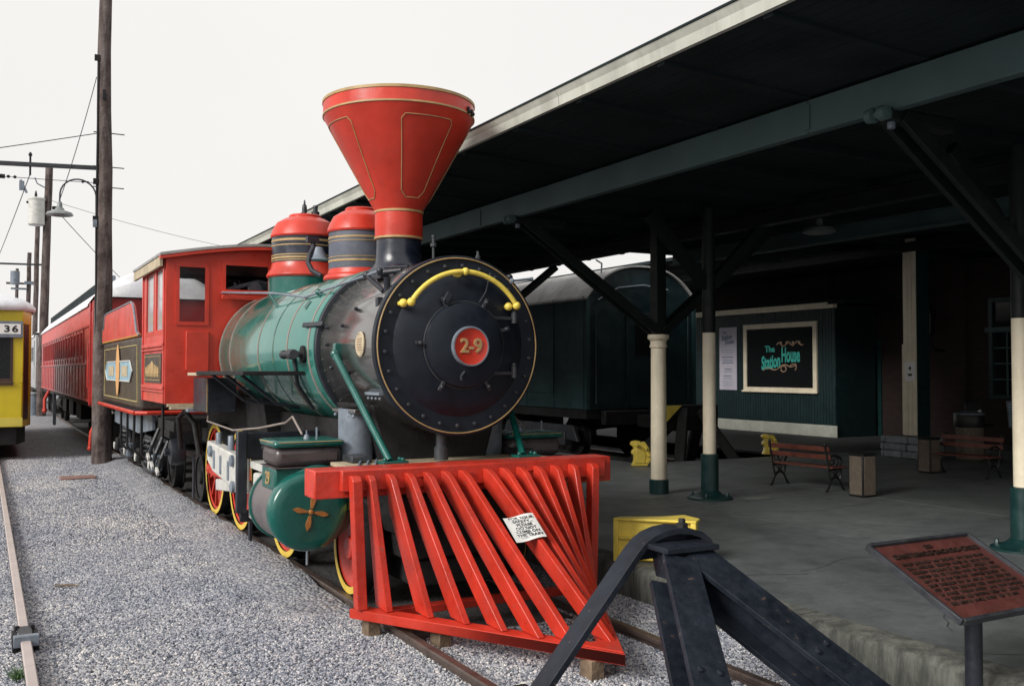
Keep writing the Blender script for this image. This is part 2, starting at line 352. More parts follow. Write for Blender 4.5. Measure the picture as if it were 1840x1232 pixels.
def thing(name, loc, label, cat, group=None):
    o = bpy.data.objects.new(name, None); COL.objects.link(o); o.location = loc; o['_o'] = list(loc)
    o['label'] = label; o['category'] = cat
    o.empty_display_size = .2
    if group: o['group'] = group
    return o
def tag(o, label, cat, group=None, kind=None):
    if label: o['label'] = label
    if cat: o['category'] = cat
    if group: o['group'] = group
    if kind: o['kind'] = kind
    return o
ALLCH = {}
def dup(root, loc, label, rz=0):
    r = root.copy(); COL.objects.link(r); r.location = loc; r.rotation_euler = (0, 0, rz); r['label'] = label
    def rec(a, b):
        for ch in a.children:
            c = ch.copy(); COL.objects.link(c); c.parent = b; rec(ch, c)
    rec(root, r)
    return r
def text(body, size, name, mat, parent, o, x, y, ext=.003, align='CENTER', spacing=1.0, sx=1.0, bold=0.0):
    cu = bpy.data.curves.new('t', 'FONT'); cu.body = body; cu.size = size; cu.extrude = ext; cu.align_x = align; cu.align_y = 'CENTER'
    cu.space_character = spacing; cu.offset = bold; cu.resolution_u = 4
    ob = bpy.data.objects.new('t', cu); COL.objects.link(ob)
    bpy.context.view_layer.update()
    me = bpy.data.meshes.new_from_object(ob.evaluated_get(bpy.context.evaluated_depsgraph_get()))
    bpy.data.objects.remove(ob); bpy.data.curves.remove(cu)
    x = Vector(x).normalized(); y = Vector(y).normalized(); z = x.cross(y)
    M = Matrix(((x.x * sx, y.x, z.x, 0), (x.y * sx, y.y, z.y, 0), (x.z * sx, y.z, z.z, 0), (0, 0, 0, 1)))
    o0 = Vector(parent['_o']) if parent is not None and '_o' in parent else Vector((0, 0, 0))
    me.transform(Matrix.Translation(Vector(o) - o0) @ M); me.materials.clear(); me.materials.append(mat)
    r = bpy.data.objects.new(name, me); COL.objects.link(r)
    if parent is not None: r.parent = parent; r['_o'] = list(o0)
    return r
def arc(c, r, a0, a1, n, ax='XZ'):
    out = []
    for i in range(n + 1):
        a = R(a0 + (a1 - a0) * i / n)
        out.append((c[0] + r * math.cos(a), c[1], c[2] + r * math.sin(a)) if ax == 'XZ' else ((c[0], c[1] + r * math.cos(a), c[2] + r * math.sin(a)) if ax == 'YZ' else (c[0] + r * math.cos(a), c[1] + r * math.sin(a), c[2])))
    return out
#--STRUCTURE--
# ------------------------------------------------------------------ ground
g = MB()
g.add([(-400, -60, 0), (400, -60, 0), (400, 900, 0), (-400, 900, 0)], [(0, 1, 2, 3)])
ground = g.build('gravel_ground', GRAVEL, smooth=False); tag(ground, 'grey crushed stone yard around the tracks', None, kind='structure')

# crushed stone lying on the near ground, scattered with geometry nodes
def stones(name, quads, density, smin, smax, seed):
    m = MB()
    for (x0, x1, y0, y1) in quads: m.add([(x0, y0, .004), (x1, y0, .004), (x1, y1, .004), (x0, y1, .004)], [(0, 1, 2, 3)])
    ob = m.build(name, PEBBLE, smooth=False)
    rk = bpy.data.meshes.new('stone_shape'); bm = bmesh.new(); bmesh.ops.create_icosphere(bm, subdivisions=1, radius=1)
    rnd = random.Random(seed)
    for v in bm.verts: v.co *= rnd.uniform(.7, 1.25); v.co.z *= .7
    bm.to_mesh(rk); bm.free(); rk.materials.append(PEBBLE)
    ng = bpy.data.node_groups.new(name, 'GeometryNodeTree')
    ng.interface.new_socket('Geometry', in_out='INPUT', socket_type='NodeSocketGeometry')
    ng.interface.new_socket('Geometry', in_out='OUTPUT', socket_type='NodeSocketGeometry')
    N = ng.nodes; L = ng.links
    gi = N.new('NodeGroupInput'); go = N.new('NodeGroupOutput')
    dp = N.new('GeometryNodeDistributePointsOnFaces'); dp.inputs['Density'].default_value = density; dp.inputs['Seed'].default_value = seed
    ip = N.new('GeometryNodeInstanceOnPoints')
    oi = N.new('GeometryNodeObjectInfo')
    src = bpy.data.objects.new('stone_shape', rk)
    src.data = rk
    # the single stone is made inside the tree: an icosphere, squashed and jittered
    ico = N.new('GeometryNodeMeshIcoSphere'); ico.inputs['Radius'].default_value = 1.0; ico.inputs['Subdivisions'].default_value = 1
    sp = N.new('GeometryNodeSetPosition'); nz = N.new('ShaderNodeTexNoise'); nz.inputs['Scale'].default_value = 1.4
    vs = N.new('ShaderNodeVectorMath'); vs.operation = 'SUBTRACT'; vs.inputs[1].default_value = (.5, .5, .5)
    v2 = N.new('ShaderNodeVectorMath'); v2.operation = 'SCALE'; v2.inputs['Scale'].default_value = 2.2
    L.new(nz.outputs['Color'], vs.inputs[0]); L.new(vs.outputs[0], v2.inputs[0]); L.new(v2.outputs[0], sp.inputs['Offset'])
    tr = N.new('GeometryNodeTransform'); tr.inputs['Scale'].default_value = (1, .78, .62)
    sm = N.new('GeometryNodeSetMaterial'); sm.inputs['Material'].default_value = PEBBLE
    L.new(ico.outputs['Mesh'], sp.inputs['Geometry']); L.new(sp.outputs[0], tr.inputs['Geometry']); L.new(tr.outputs[0], sm.inputs['Geometry'])
    rr = N.new('FunctionNodeRandomValue'); rr.data_type = 'FLOAT_VECTOR'; rr.inputs[0].default_value = (-.6, -.6, 0); rr.inputs[1].default_value = (.6, .6, 6.28)
    rs = N.new('FunctionNodeRandomValue'); rs.data_type = 'FLOAT'; rs.inputs[2].default_value = smin; rs.inputs[3].default_value = smax
    L.new(gi.outputs[0], dp.inputs['Mesh']); L.new(dp.outputs['Points'], ip.inputs['Points']); L.new(sm.outputs[0], ip.inputs['Instance'])
    L.new(rr.outputs[0], ip.inputs['Rotation']); L.new(rs.outputs[1], ip.inputs['Scale']); L.new(ip.outputs[0], go.inputs[0])
    N.remove(oi); bpy.data.objects.remove(src)
    md = ob.modifiers.new('scatter', 'NODES'); md.node_group = ng
    return ob
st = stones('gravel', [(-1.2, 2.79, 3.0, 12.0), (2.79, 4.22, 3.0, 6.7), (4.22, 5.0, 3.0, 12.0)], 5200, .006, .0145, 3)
tag(st, 'loose grey crushed stone spread between the rails and the platform', 'gravel', kind='stuff')
st2 = stones('gravel', [(-1.5, 2.6, 12.0, 25.0)], 2400, .008, .016, 5)
tag(st2, 'grey crushed stone farther back between streetcar and tender', 'gravel', kind='stuff')

UNDERSHADE = paint('shade_ballast', (.045, .042, .042), .9, .5, 22, bump=1.0, bscale=45, dirt=.5, dirtcol=(.11, .105, .105), dscale=50)  # darkened ballast: shade beneath the engine put into the colour
m = MB()
n = 60; vs = []; fs = []
for i in range(n + 1):
    y = 7.5 + 16 * i / n; e = min(1, i / 6)
    for x, z in ((2.10, .002), (2.32, .045), (2.50, .095), (2.64, .115), (2.700, .10)):
        vs.append((x + .05 * noise.noise((y * 1.7, x, 0)), y, max(.002, z * e * (1 + .5 * noise.noise((y * 2.5, x * 4, 3))))))
for i in range(n):
    for j in range(4): fs.append((i * 5 + j, i * 5 + j + 1, i * 5 + 6 + j, i * 5 + 5 + j))
m.add(vs, fs); o = m.build('gravel_bank', GRAVEL, None); o['kind'] = 'structure'; o['label'] = 'low bank of crushed stone against the engine rail'
m = MB(); m.add([(2.79, 6.2, .006), (4.22, 6.2, .006), (4.22, 45, .006), (2.79, 45, .006)], [(0, 1, 2, 3)]); o = m.build('shade_ballast', UNDERSHADE, None, smooth=False); o['kind'] = 'structure'; o['label'] = 'ballast between the rails, coloured dark as shade under the engine'
# ------------------------------------------------------------------ platform
PZ = .28
PF = thing('platform', (8, 10, 0), 'grey concrete station platform under the canopy', None); del PF['category']; PF['kind'] = 'structure'
m = MB()
m.box(5.25, 10.6, -25, 45, -.2, PZ - .03); m.box(10.6, 14.3, -25, 14.6, -.2, PZ - .03); m.box(14.3, 40, -25, 45, -.2, PZ - .03)
m.build('base', CONC, PF, smooth=False)
def slab(x0, x1, y0, y1, mt=None):
    m = MB(); m.box(x0 + .004, x1 - .004, y0 + .004, y1 - .004, PZ - .028, PZ + random.uniform(-.0015, .0015)); m.build('slab', mt or CONC, PF)
ys = [-25, -12, -4, .2, 3.4, 6.6, 9.8, 13.0]
for i in range(len(ys)):
    y0 = ys[i]; y1 = ys[i + 1] if i + 1 < len(ys) else 14.6
    for x0, x1 in ((5.25, 7.9), (7.9, 10.6), (10.6, 14.3), (14.3, 17.4), (17.4, 20.5)): slab(x0, x1, y0, y1)
for y0, y1 in ((14.6, 18.5), (18.5, 24), (24, 45)):
    for x0, x1 in ((5.25, 7.9), (7.9, 10.6), (14.3, 17.4), (17.4, 20.5)): slab(x0, x1, y0, y1, SHADE_CRACK if x0 > 14 else None)  # far slabs on the right: floor shade put into their colour
m = MB(); m.add([(10.65, 14.65, .006), (14.28, 14.65, .006), (14.28, 60, .006), (10.65, 60, .006)], [(0, 1, 2, 3)]); o = m.build('coach_shade_sheet', SHADE_CRACK, None, smooth=False); o['kind'] = 'structure'; o['label'] = 'ground coloured dark as shade under the green coach'  # dark sheet over the gravel, painting the shade below the coach
random.seed(17)
def crack(pts):
    vs = []; fs = []; P = []
    for (a, c), (d, e) in zip(pts[:-1], pts[1:]):
        for k in range(7):
            t = k / 7; P.append((a + (d - a) * t + random.gauss(0, .018), c + (e - c) * t + random.gauss(0, .018)))
    for i, (x, y) in enumerate(P):
        w = random.uniform(.002, .006); vs += [(x, y - w, PZ + .003), (x, y + w, PZ + .003)]
    for i in range(len(P) - 1): fs.append((2 * i, 2 * i + 2, 2 * i + 3, 2 * i + 1))
    m = MB(); m.add(vs, fs); m.build('crack', SHADE_CRACK, PF, smooth=False)
crack([(5.3, 6.4), (6.1, 6.1), (6.9, 6.4), (7.8, 6.2)]); crack([(5.6, 4.3), (6.3, 4.9), (7.4, 4.7)]); crack([(8.0, 9.1), (9.0, 8.7), (10.5, 9.0)]); crack([(8.7, 9.9), (8.9, 9.2), (9.0, 8.7)]); crack([(5.28, 3.9), (5.7, 3.6), (6.2, 3.7)])
def stain(x, y, rx, ry):
    n = 22; m = MB(); m.add([(x + rx * math.cos(2 * PI * k / n) * random.uniform(.7, 1.15), y + ry * math.sin(2 * PI * k / n) * random.uniform(.7, 1.15), PZ + .0035) for k in range(n)], [tuple(range(n))]); m.build('patch', PATCHM, PF, smooth=False)
PATCHM = paint('old_mortar_patch', (.20, .205, .195), .85, .3, 9, dirt=.7, dirtcol=(.12, .13, .13), dscale=16)
stain(7.85, 10.7, .42, .10); stain(7.4, 11.3, .10, .05); stain(9.15, 9.95, .28, .12)
# worn kerb: stepped, chipped edge
random.seed(11)
y = -12.0
while y < 45:
    L = 1.9 if y < 20 else 6
    m = MB(); n = 14 if -1 < y < 12 else 4
    vs = []; fs = []
    prof = [(0, -.2), (0, .235), (.012, .262), (.05, PZ + .004), (.247, PZ + .004), (.247, -.2)]
    for i in range(n + 1):
        yy = y + .005 + (L - .01) * i / n
        for j, (a, z) in enumerate(prof):
            chip = noise.noise((yy * 2.1, j * .4, 2.2)) * .016 + noise.noise((yy * 11, j, 7)) * .010 if j in (1, 2, 3) else 0
            vs.append((5.0 + a + abs(chip) * .8, yy, z - max(0, chip) * .9))
    k = len(prof)
    for i in range(n):
        for j in range(k): fs.append((i * k + j, i * k + (j + 1) % k, (i + 1) * k + (j + 1) % k, (i + 1) * k + j))
    fs += [list(range(k)), [n * k + j for j in range(k)][::-1]]
    m.add(vs, fs); m.build('kerb', KERB, PF, angle=50)
    y += L
for a in ((10.58, 10.6, 14.62, 45), (14.3, 14.32, 14.62, 45)):
    m = MB(); m.box(a[0], a[1], a[2], a[3], -.1, PZ - .035); m.build('edge', KERB, PF)

# ------------------------------------------------------------------ rails
def rail(x, y0, y1, z, label, mat_top, mat_side, w=.07, zb=-.05, step=None):
    m = MB(); h = z
    prof = [(-w / 2, h - .012), (-w / 2 + .008, h), (w / 2 - .008, h), (w / 2, h - .012), (w / 2, h - .035), (.009, h - .05), (.009, zb + .02), (.07, zb), (-.07, zb), (-.009, zb + .02), (-.009, h - .05), (-w / 2, h - .035)]
    m.prism([(x + a, y0, b) for a, b in prof], (0, y1 - y0, 0))
    t = m.build('rail', mat_side, None, angle=30)
    me = t.data; me.materials.append(mat_top)
    for p in me.polygons:
        if p.center.z > h - .013 and p.normal.z > .3: p.material_index = 1
    tag(t, label, 'rail'); return t
rail(.29, -20, 300, .095, 'pale pinkish rail beside the gravel path, leading to the yellow streetcar', RAILT, RAILD)
rail(-1.21, -20, 300, .095, 'rail under the left side of the yellow streetcar', RAILT, RAILD)
rail(2.745, 2.2, 300, .085, 'dark shiny rail under the left wheels of the steam engine', RAILD, RAILD)
rail(4.27, 2.2, 300, .085, 'dark shiny rail under the right wheels of the steam engine', RAILD, RAILD)
rail(11.55, 14.7, 80, .085, 'dark rail under the left wheels of the green coach', RAILD, RAILD)
rail(13.05, 14.7, 80, .085, 'dark rail under the right wheels of the green coach', RAILD, RAILD)
for y, lab in ((3.3, 'dark timber sleeper under the feet of the buffer stop'), (4.0, 'timber sleeper between the legs of the buffer stop'), (4.75, 'timber sleeper just in front of the pilot nose, half buried')):
    m = MB(); m.box(3.51 - 1.22, 3.51 + 1.22, y, y + .2, -.15, .004); tag(m.build('sleeper', WOODB, None, bev=.006), lab, 'sleeper')
# rail clamp (joint fitting) on the left rail
T = thing('rail_clamp', (.29, 8.0, 0), 'rusty iron clamp bolted over the pale left rail', 'clamp')
m = MB(); m.box(.245, .335, 7.76, 8.06, .098, .118); m.build('clamp_plate', STEEL, T, bev=.004)
m = MB(); m.box(.21, .375, 7.70, 7.76, .05, .13); m.build('front_lug', GREYM, T, bev=.006)
for s in (-1, 1):
    m = MB(); m.box(.29 + s * .052, .29 + s * .085, 7.74, 8.04, -.02, .10); m.build('side_bar', GRIME, T, bev=.004)
    m = MB(); m.lathe([(.018, 0), (.018, .03), (.012, .032)], (.29 + s * .05, 8.02, .1), (0, 0, 1), 6); m.build('bolt', GRIME, T)
# small weed
m = MB(); random.seed(3)
for i in range(60):
    a = random.uniform(0, 6.28); l = random.uniform(.04, .11); c = Vector((.225 + random.gauss(0, .02), 7.12 + random.gauss(0, .04), 0))
    t = c + Vector((math.cos(a) * l * .7, math.sin(a) * l * .7, l)); w = Vector((-math.sin(a), math.cos(a), 0)) * .006
    m.add([c - w, c + w, t], [(0, 1, 2)])
o = m.build('weed', WEED); tag(o, 'small green weed growing beside the pale left rail', 'weed')
# twig and strip on the gravel
m = MB(); m.tube([(.60, 9.86, .03), (.69, 9.8, .038), (.80, 9.77, .03)], [.008, .011, .006], 6); o = m.build('twig', WOODB); tag(o, 'short dark twig lying on the open gravel', 'twig')
m = MB(); m.box(1.25, 1.85, 19.35, 19.8, .012, .04); o = m.build('cover_plate', ORANGE, bev=.01); tag(o, 'flat reddish cover plate sunk in the gravel left of the tall pole', 'cover')

# ------------------------------------------------------------------ canopy
CN = thing('canopy', (8, 10, 0), 'long dark green platform canopy over benches and columns', 'canopy')
YA, YB = -5.0, 62.0
EZ = 4.33
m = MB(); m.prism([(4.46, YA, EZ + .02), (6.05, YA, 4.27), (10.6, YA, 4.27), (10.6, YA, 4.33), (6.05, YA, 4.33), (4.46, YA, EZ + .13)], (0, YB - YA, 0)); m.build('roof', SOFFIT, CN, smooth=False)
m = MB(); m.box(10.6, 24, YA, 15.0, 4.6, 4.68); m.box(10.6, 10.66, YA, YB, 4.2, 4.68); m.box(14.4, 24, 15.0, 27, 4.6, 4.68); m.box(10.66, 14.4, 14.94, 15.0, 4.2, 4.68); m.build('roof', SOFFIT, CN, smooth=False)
# fascia with gutter profile
y = YA
k = 0
while y < YB:
    L = min(4.1, YB - y)
    m = MB(); m.prism([(4.395, y, EZ + .132), (4.408, y, EZ + .105), (4.425, y, EZ + .075), (4.43, y, EZ - .005), (4.47, y, EZ - .005), (4.47, y, EZ + .132)], (0, L - .006, 0))
    m.build('fascia', FASC, CN, angle=25)
    m = MB(); m.box(4.385, 4.475, y, y + L - .006, EZ + .134, EZ + .150); m.build('drip_edge', SOFFIT, CN)
    y += L
for k in range(11):
    x = 4.49 + k * .136; z = EZ + .02 - (x - 4.46) * .0503
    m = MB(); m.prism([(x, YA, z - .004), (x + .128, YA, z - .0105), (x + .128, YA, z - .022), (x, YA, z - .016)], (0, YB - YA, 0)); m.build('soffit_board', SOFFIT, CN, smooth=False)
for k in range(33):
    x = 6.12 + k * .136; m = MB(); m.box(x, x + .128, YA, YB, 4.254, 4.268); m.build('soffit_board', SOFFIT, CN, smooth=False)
# rafters
y = YA + .5
while y < YB:
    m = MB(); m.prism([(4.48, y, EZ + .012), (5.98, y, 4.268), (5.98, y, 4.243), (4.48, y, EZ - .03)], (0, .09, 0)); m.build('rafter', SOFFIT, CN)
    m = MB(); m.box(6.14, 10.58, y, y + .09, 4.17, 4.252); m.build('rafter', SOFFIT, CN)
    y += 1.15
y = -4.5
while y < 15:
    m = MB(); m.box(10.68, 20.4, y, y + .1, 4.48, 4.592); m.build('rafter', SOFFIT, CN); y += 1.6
def ibeam_y(x, y0, y1, z0, z1, w, mat, name='girder'):
    m = MB(); t = .022
    m.prism([(x - w / 2, y0, z0), (x + w / 2, y0, z0), (x + w / 2, y0, z0 + t), (x + t / 2, y0, z0 + t), (x + t / 2, y0, z1 - t), (x + w / 2, y0, z1 - t), (x + w / 2, y0, z1), (x - w / 2, y0, z1), (x - w / 2, y0, z1 - t), (x - t / 2, y0, z1 - t), (x - t / 2, y0, z0 + t), (x - w / 2, y0, z0 + t)], (0, y1 - y0, 0))
    return m.build(name, mat, CN, angle=30)
# main girder: deep channel, in spliced lengths
for a, b in ((YA, -.15), (-.15, 5.9), (5.9, 11.98), (11.98, 18.06), (18.06, 24.1), (24.1, 30.2), (30.2, 45), (45, YB)):
    m = MB(); m.box(6.0, 6.1, a + .002, b - .002, 3.96, 4.24); m.build('girder', GIRD, CN, bev=.008)
    m = MB(); m.box(5.985, 6.0, b - .03, b + .03, 3.99, 4.20); m.build('splice_plate', GIRD, CN)
ibeam_y(9.3, YA, YB, 3.95, 4.165, .16, STRUT)
ibeam_y(11.6, YA, 14.9, 3.98, 4.22, .18, GIRD)
ibeam_y(15.9, YA, 27, 4.30, 4.48, .2, STRUT)

# cast columns with V struts
def cast_column(loc, label):
    T = thing('canopy_column', loc, label, 'column', 'cast columns with V-shaped struts carrying the canopy')
    x, y, z = loc
    m = MB(); m.lathe([(.135, 0), (.135, .19), (.115, .20)], (x, y, z), seg=28); m.build('base_sleeve', DKGREEN, T)
    m = MB(); m.lathe([(.112, .19), (.104, 2.02), (.104, 2.03)], (x, y, z), seg=28); m.build('shaft', CREAM, T)
    m = MB(); m.lathe([(.104, 2.02), (.122, 2.03), (.122, 2.06), (.112, 2.07), (.112, 2.12), (.145, 2.15), (.15, 2.16), (.15, 2.20), (.14, 2.21)], (x, y, z), seg=28); m.build('capital', CREAM, T)
    m = MB(); m.beam((x, y, z + 2.19), (x, y, 4.16), .16, .16, (1, 0, 0)); m.build('post', STRUT, T, bev=.008)
    zt = z + 2.25
    for q in (-.075, .075):
        m = MB(); m.beam((x - .06, y + q, zt), (6.12, y + q, 3.93), .05, .12, (0, 1, 0)); m.build('strut', STRUT, T, bev=.006)
    for q in (-.075, .075):
        m = MB(); m.beam((x + .06, y + q, zt), (x + 2.1, y + q, 4.12), .05, .12, (0, 1, 0)); m.build('strut', STRUT, T, bev=.006)
    # end bracket: cross bar with rounded knuckles hanging under the girder
    m = MB(); m.beam((5.98, y, 3.93), (6.75, y, 3.93), .16, .11, (0, 1, 0)); m.build('bracket', STRUT, T, bev=.02)
    m = MB(); m.lathe([(.02, -.1), (.055, -.09), (.06, -.03), (.03, -.02), (.03, .02), (.06, .03), (.055, .09), (.02, .1)], (5.93, y, 3.93), (0, 1, 0), 14); m.build('knuckle', GIRD, T)
    m = MB(); m.lathe([(.03, 0), (.03, .05), (.018, .055)], (6.03, y - .04, 3.825), (0, 0, 1), 8); m.build('bolt', GREYM, T)
    return T
c0 = cast_column((8.3, 11.0, PZ), 'cream cast column with V-shaped struts just behind the pilot, left of the slimmer column')
dup(c0, (8.3, 5.12, PZ), 'nearest cast column, its dark struts reaching up to the girder at the upper right')
dup(c0, (8.3, 17.3, PZ), 'farther cast column hidden behind the engine boiler')
for yy, wd in ((23.4, 'third'), (29.5, 'fourth'), (35.6, 'fifth')): dup(c0, (8.3, yy, PZ), wd + ' cast column back along the platform, beyond the engine')

def pipe_column(loc, label):
    x, y, z = loc
    T = thing('pipe_column', loc, label, 'column', 'slim round columns with bolted base flanges')
    m = MB(); m.lathe([(.30, 0), (.30, .02), (.25, .035), (.17, .06), (.14, .09), (.115, .11)], (x, y, z), seg=30); m.build('base_flange', DKGREEN, T)
    for a in (40, 130, 220, 310):
        m = MB(); m.lathe([(.024, 0), (.024, .035), (.014, .05), (.014, .065)], (x + .235 * math.cos(R(a)), y + .235 * math.sin(R(a)), z + .03), seg=6); m.build('bolt', DKGREEN, T)
    m = MB(); m.lathe([(.118, .05), (.118, .59), (.09, .60)], (x, y, z), seg=28); m.build('sleeve', DKGREEN, T)
    m = MB(); m.lathe([(.086, .59), (.086, 2.215)], (x, y, z), seg=28); m.build('shaft', CREAM, T)
    m = MB(); m.lathe([(.088, 2.215), (.088, 3.885)], (x, y, z), seg=28); m.build('upper_shaft', STRUT, T)
    for s in (-1, 1):
        m = MB(); m.beam((x + s * .05, y, z + 2.85), (x + s * 1.0, y, z + 3.75), .1, .16, (0, 1, 0)); m.build('strut', STRUT, T, bev=.006)
    return T
p0 = pipe_column((8.57, 10.24, PZ), 'slim cream column on a bolted flange, between the V-strut column and the kiosk')
dup(p0, (8.78, 5.90, PZ), 'slim cream column cut by the right edge of the photo')

# ceiling lamp bowl under the canopy
m = MB(); m.lathe([(.05, .2), (.06, .1), (.22, .06), (.25, 0), (.2, -.02)], (11.1, 10.7, 4.08), seg=24); o = m.build('ceiling_lamp', LAMPG); tag(o, 'unlit round ceiling lamp under the dark canopy', 'lamp')
#--OBJECTS--
# ================================================================== steam engine
X0 = 3.535
LO = thing('steam_locomotive', (X0, 10, 0), 'red and green steam locomotive with a huge red funnel smokestack and number 2-9', 'steam engine')
SB = 2.205                     # boiler centre height
# ---- smokebox and boiler
m = MB(); m.lathe([(.75, 0), (.75, 1.5), (.74, 1.52)], (X0, 7.5, SB), (0, 1, 0), 72); sbx = m.build('smokebox', SMOKE, LO)
m = MB(); m.lathe([(.742, 0), (.762, .005), (.765, .06), (.752, .07)], (X0, 7.44, SB), (0, 1, 0), 96, cap=False); m.build('smokebox_rim', FRONT, LO)
m = MB()
m.lathe([(.0, -.155), (.15, -.15), (.30, -.13), (.352, -.105), (.362, -.08), (.364, -.062), (.40, -.055), (.50, -.028), (.58, .008), (.60, .022), (.735, .028), (.75, .028)], (X0, 7.425, SB), (0, 1, 0), 96, cap=False)
sf = m.build('smokebox_front', FRONT, LO, angle=20)
m = MB(); m.tube([(X0 + .738 * math.cos(R(a)), 7.437, SB + .738 * math.sin(R(a))) for a in range(0, 360, 3)], .006, 6, True); m.build('gold_ring', GOLD, LO)
m = MB(); m.tube([(X0 + .366 * math.cos(R(a)), 7.352, SB + .366 * math.sin(R(a))) for a in range(0, 360, 4)], .007, 8, True); m.build('door_rim', STEEL, LO)
m = MB()
for i in range(26):
    a = R(i * 360 / 26 + 5); m.lathe([(.017, 0), (.017, -.012), (.012, -.022), (0, -.024)], (X0 + .675 * math.cos(a), 7.445, SB + .675 * math.sin(a)), (0, 1, 0), 6)
m.build('rim_bolts', STEEL, LO, kind='stuff')
# door clamps and hinges
for a in (62, 118, 178, 238, 302, 20):
    ca, sa = math.cos(R(a)), math.sin(R(a)); c = Vector((X0 + .39 * ca, 7.345, SB + .39 * sa))
    m = MB(); m.obox(c, Vector((ca, 0, sa)) * .055, Vector((-sa, 0, ca)) * .014, (0, .012, 0)); m.lathe([(.018, 0), (.018, -.03), (.01, -.04)], c + Vector((ca, 0, sa)) * .02, (0, 1, 0), 6)
    m.build('door_clamp', STEEL, LO, bev=.003)
m = MB(); m.obox((X0 - .17, 7.335, SB + .39), (.024, 0, .04), (-.022, 0, .013), (0, .03, 0)); m.build('lamp_bracket', BLACK, LO, bev=.004)
for z in (.235, -.235):
    m = MB(); m.beam((X0 + .20, 7.33, SB + z), (X0 + .47, 7.365, SB + z), .01, .028, (0, 1, 0)); m.build('hinge_strap', STEEL, LO, bev=.002)
    m = MB(); m.lathe([(.026, -.05), (.026, .05)], (X0 + .485, 7.37, SB + z + .01), (0, 0, 1), 10); m.ball((X0 + .485, 7.37, SB + z + .07), .022, 8); m.build('hinge_knuckle', STEEL, LO)
m = MB(); m.tube([(X0 + .27, 7.40, SB + .62), (X0 + .20, 7.35, SB + .45), (X0 + .13, 7.33, SB + .36)], .006, 6); m.build('door_wire', STEEL, LO)
m = MB(); m.tube([(X0 - .03, 7.28, SB - .22), (X0 - .07, 7.27, SB - .26), (X0 - .065, 7.27, SB - .29)], .01, 6); m.build('door_handle', STEEL, LO)
# number plate
NP = MB(); NP.lathe([(0, 0), (.146, 0), (.152, -.004), (.152, .02)], (X0 + .012, 7.245, SB - .012), (0, 1, 0), 48, cap=False); npl = NP.build('number_plate', RED, LO)
m = MB(); m.lathe([(.150, .0), (.152, -.012), (.164, -.012), (.168, .0), (.168, .08)], (X0 + .012, 7.25, SB - .012), (0, 1, 0), 48, cap=False); m.build('plate_ring', GREYM, npl)
text('2-9', .165, 'number', GOLD, npl, (X0 + .012, 7.243, SB - .012), (1, 0, 0), (0, 0, 1), .008, spacing=.92, bold=.003)
# yellow hand rail over the front
HB = MB(); HB.tube(arc((X0, 7.33, 2.245), .575, 32, 148, 26), .0215, 12)
hr = HB.build('front_handrail', YELLOW, LO)
for a in (32, 148):
    m = MB(); c = Vector((X0 + .575 * math.cos(R(a)), 7.33, 2.245 + .575 * math.sin(R(a)))); m.ball(c, .036)
    q = c + Vector((-.055 if a == 148 else -.06, .035, -.008)); m.ball(q, .036); m.tube([q, q + Vector((0, .1, 0))], .02, 8); m.build('rail_knob', YELLOW, hr)
m = MB(); c = Vector((X0, 7.33, 2.82)); m.ball(c, .034); m.ball(c + Vector((-.06, .03, -.03)), .03, sc=(1.3, 1, .7)); m.tube([c, c + Vector((0, .11, 0))], .018, 8); m.build('rail_knob', YELLOW, hr)
# smokebox rear seam and rivets
m = MB(); m.lathe([(.752, 0), (.785, .004), (.79, .05), (.752, .055)], (X0, 8.93, SB), (0, 1, 0), 80, cap=False); m.build('seam_ring', BLACK, LO)
m = MB()
for i in range(44):
    a = R(i * 360 / 44)
    if math.cos(a) > .25 and math.sin(a) < 0: continue
    m.ball((X0 + .752 * math.cos(a), 8.86, SB + .752 * math.sin(a)), .009, 6)
m.build('rivets', SMOKE, LO, kind='stuff')
m = MB(); m.lathe([(.79, 0), (.80, .02), (.80, 4.15)], (X0, 9.0, SB), (0, 1, 0), 80); m.build('boiler', JACKET, LO)
for y in (9.12, 9.86, 11.06, 12.5, 13.1):
    m = MB(); m.lathe([(.80, 0), (.807, .001), (.807, .036), (.80, .037)], (X0, y, SB), (0, 1, 0), 80, cap=False); m.build('boiler_band', BAND, LO)
for y in (10.42,):
    m = MB(); m.lathe([(.80, 0), (.805, .001), (.805, .03), (.80, .031)], (X0, y, SB), (0, 1, 0), 80, cap=False); m.build('boiler_band', JACKET, LO)
# maker's plate on the smokebox side
def boil(y, ang, r=.752):        # point on the barrel, angle from horizontal-left, upwards
    return Vector((X0 - r * math.cos(R(ang)), y, SB + r * math.sin(R(ang))))
m = MB()
vs = []; n = 28
for rr, d in ((1, .753), (1, .762), (.86, .766), (.82, .762), (0, .762)):
    for i in range(n):
        a = 2 * PI * i / n; s = .105 * rr * math.sin(a); vs.append(Vector((X0 - d * math.cos(s / .75), 7.80 + .105 * rr * math.cos(a), SB + .01 + d * math.sin(s / .75))))
m.add(vs, [(j * n + i, j * n + (i + 1) % n, (j + 1) * n + (i + 1) % n, (j + 1) * n + i) for j in range(4) for i in range(n)]); m.build('maker_plate', DECK, LO)
m = MB()
random.seed(21)
for r_ in range(5):
    for k_ in range(5):
        yy = 7.755 + k_ * .022; s = -.045 + r_ * .022; m.obox((X0 - .7645 * math.cos(s / .75), yy, SB + .01 + .7645 * math.sin(s / .75)), (.002, 0, 0), (0, .007, 0), (0, 0, random.uniform(.004, .007)))
m.build('plate_lettering', TAN, LO, kind='stuff')
for y, a in ((8.75, 14), (8.3, 14), (8.68, 2), (8.6, -14), (8.2, -18), (8.08, 25)):
    m = MB(); p = boil(y, a); d = (p - Vector((X0, y, SB))).normalized(); m.lathe([(.018, 0), (.018, .02), (.01, .03)], p, d, 6); m.build('stud', BLACK, LO)
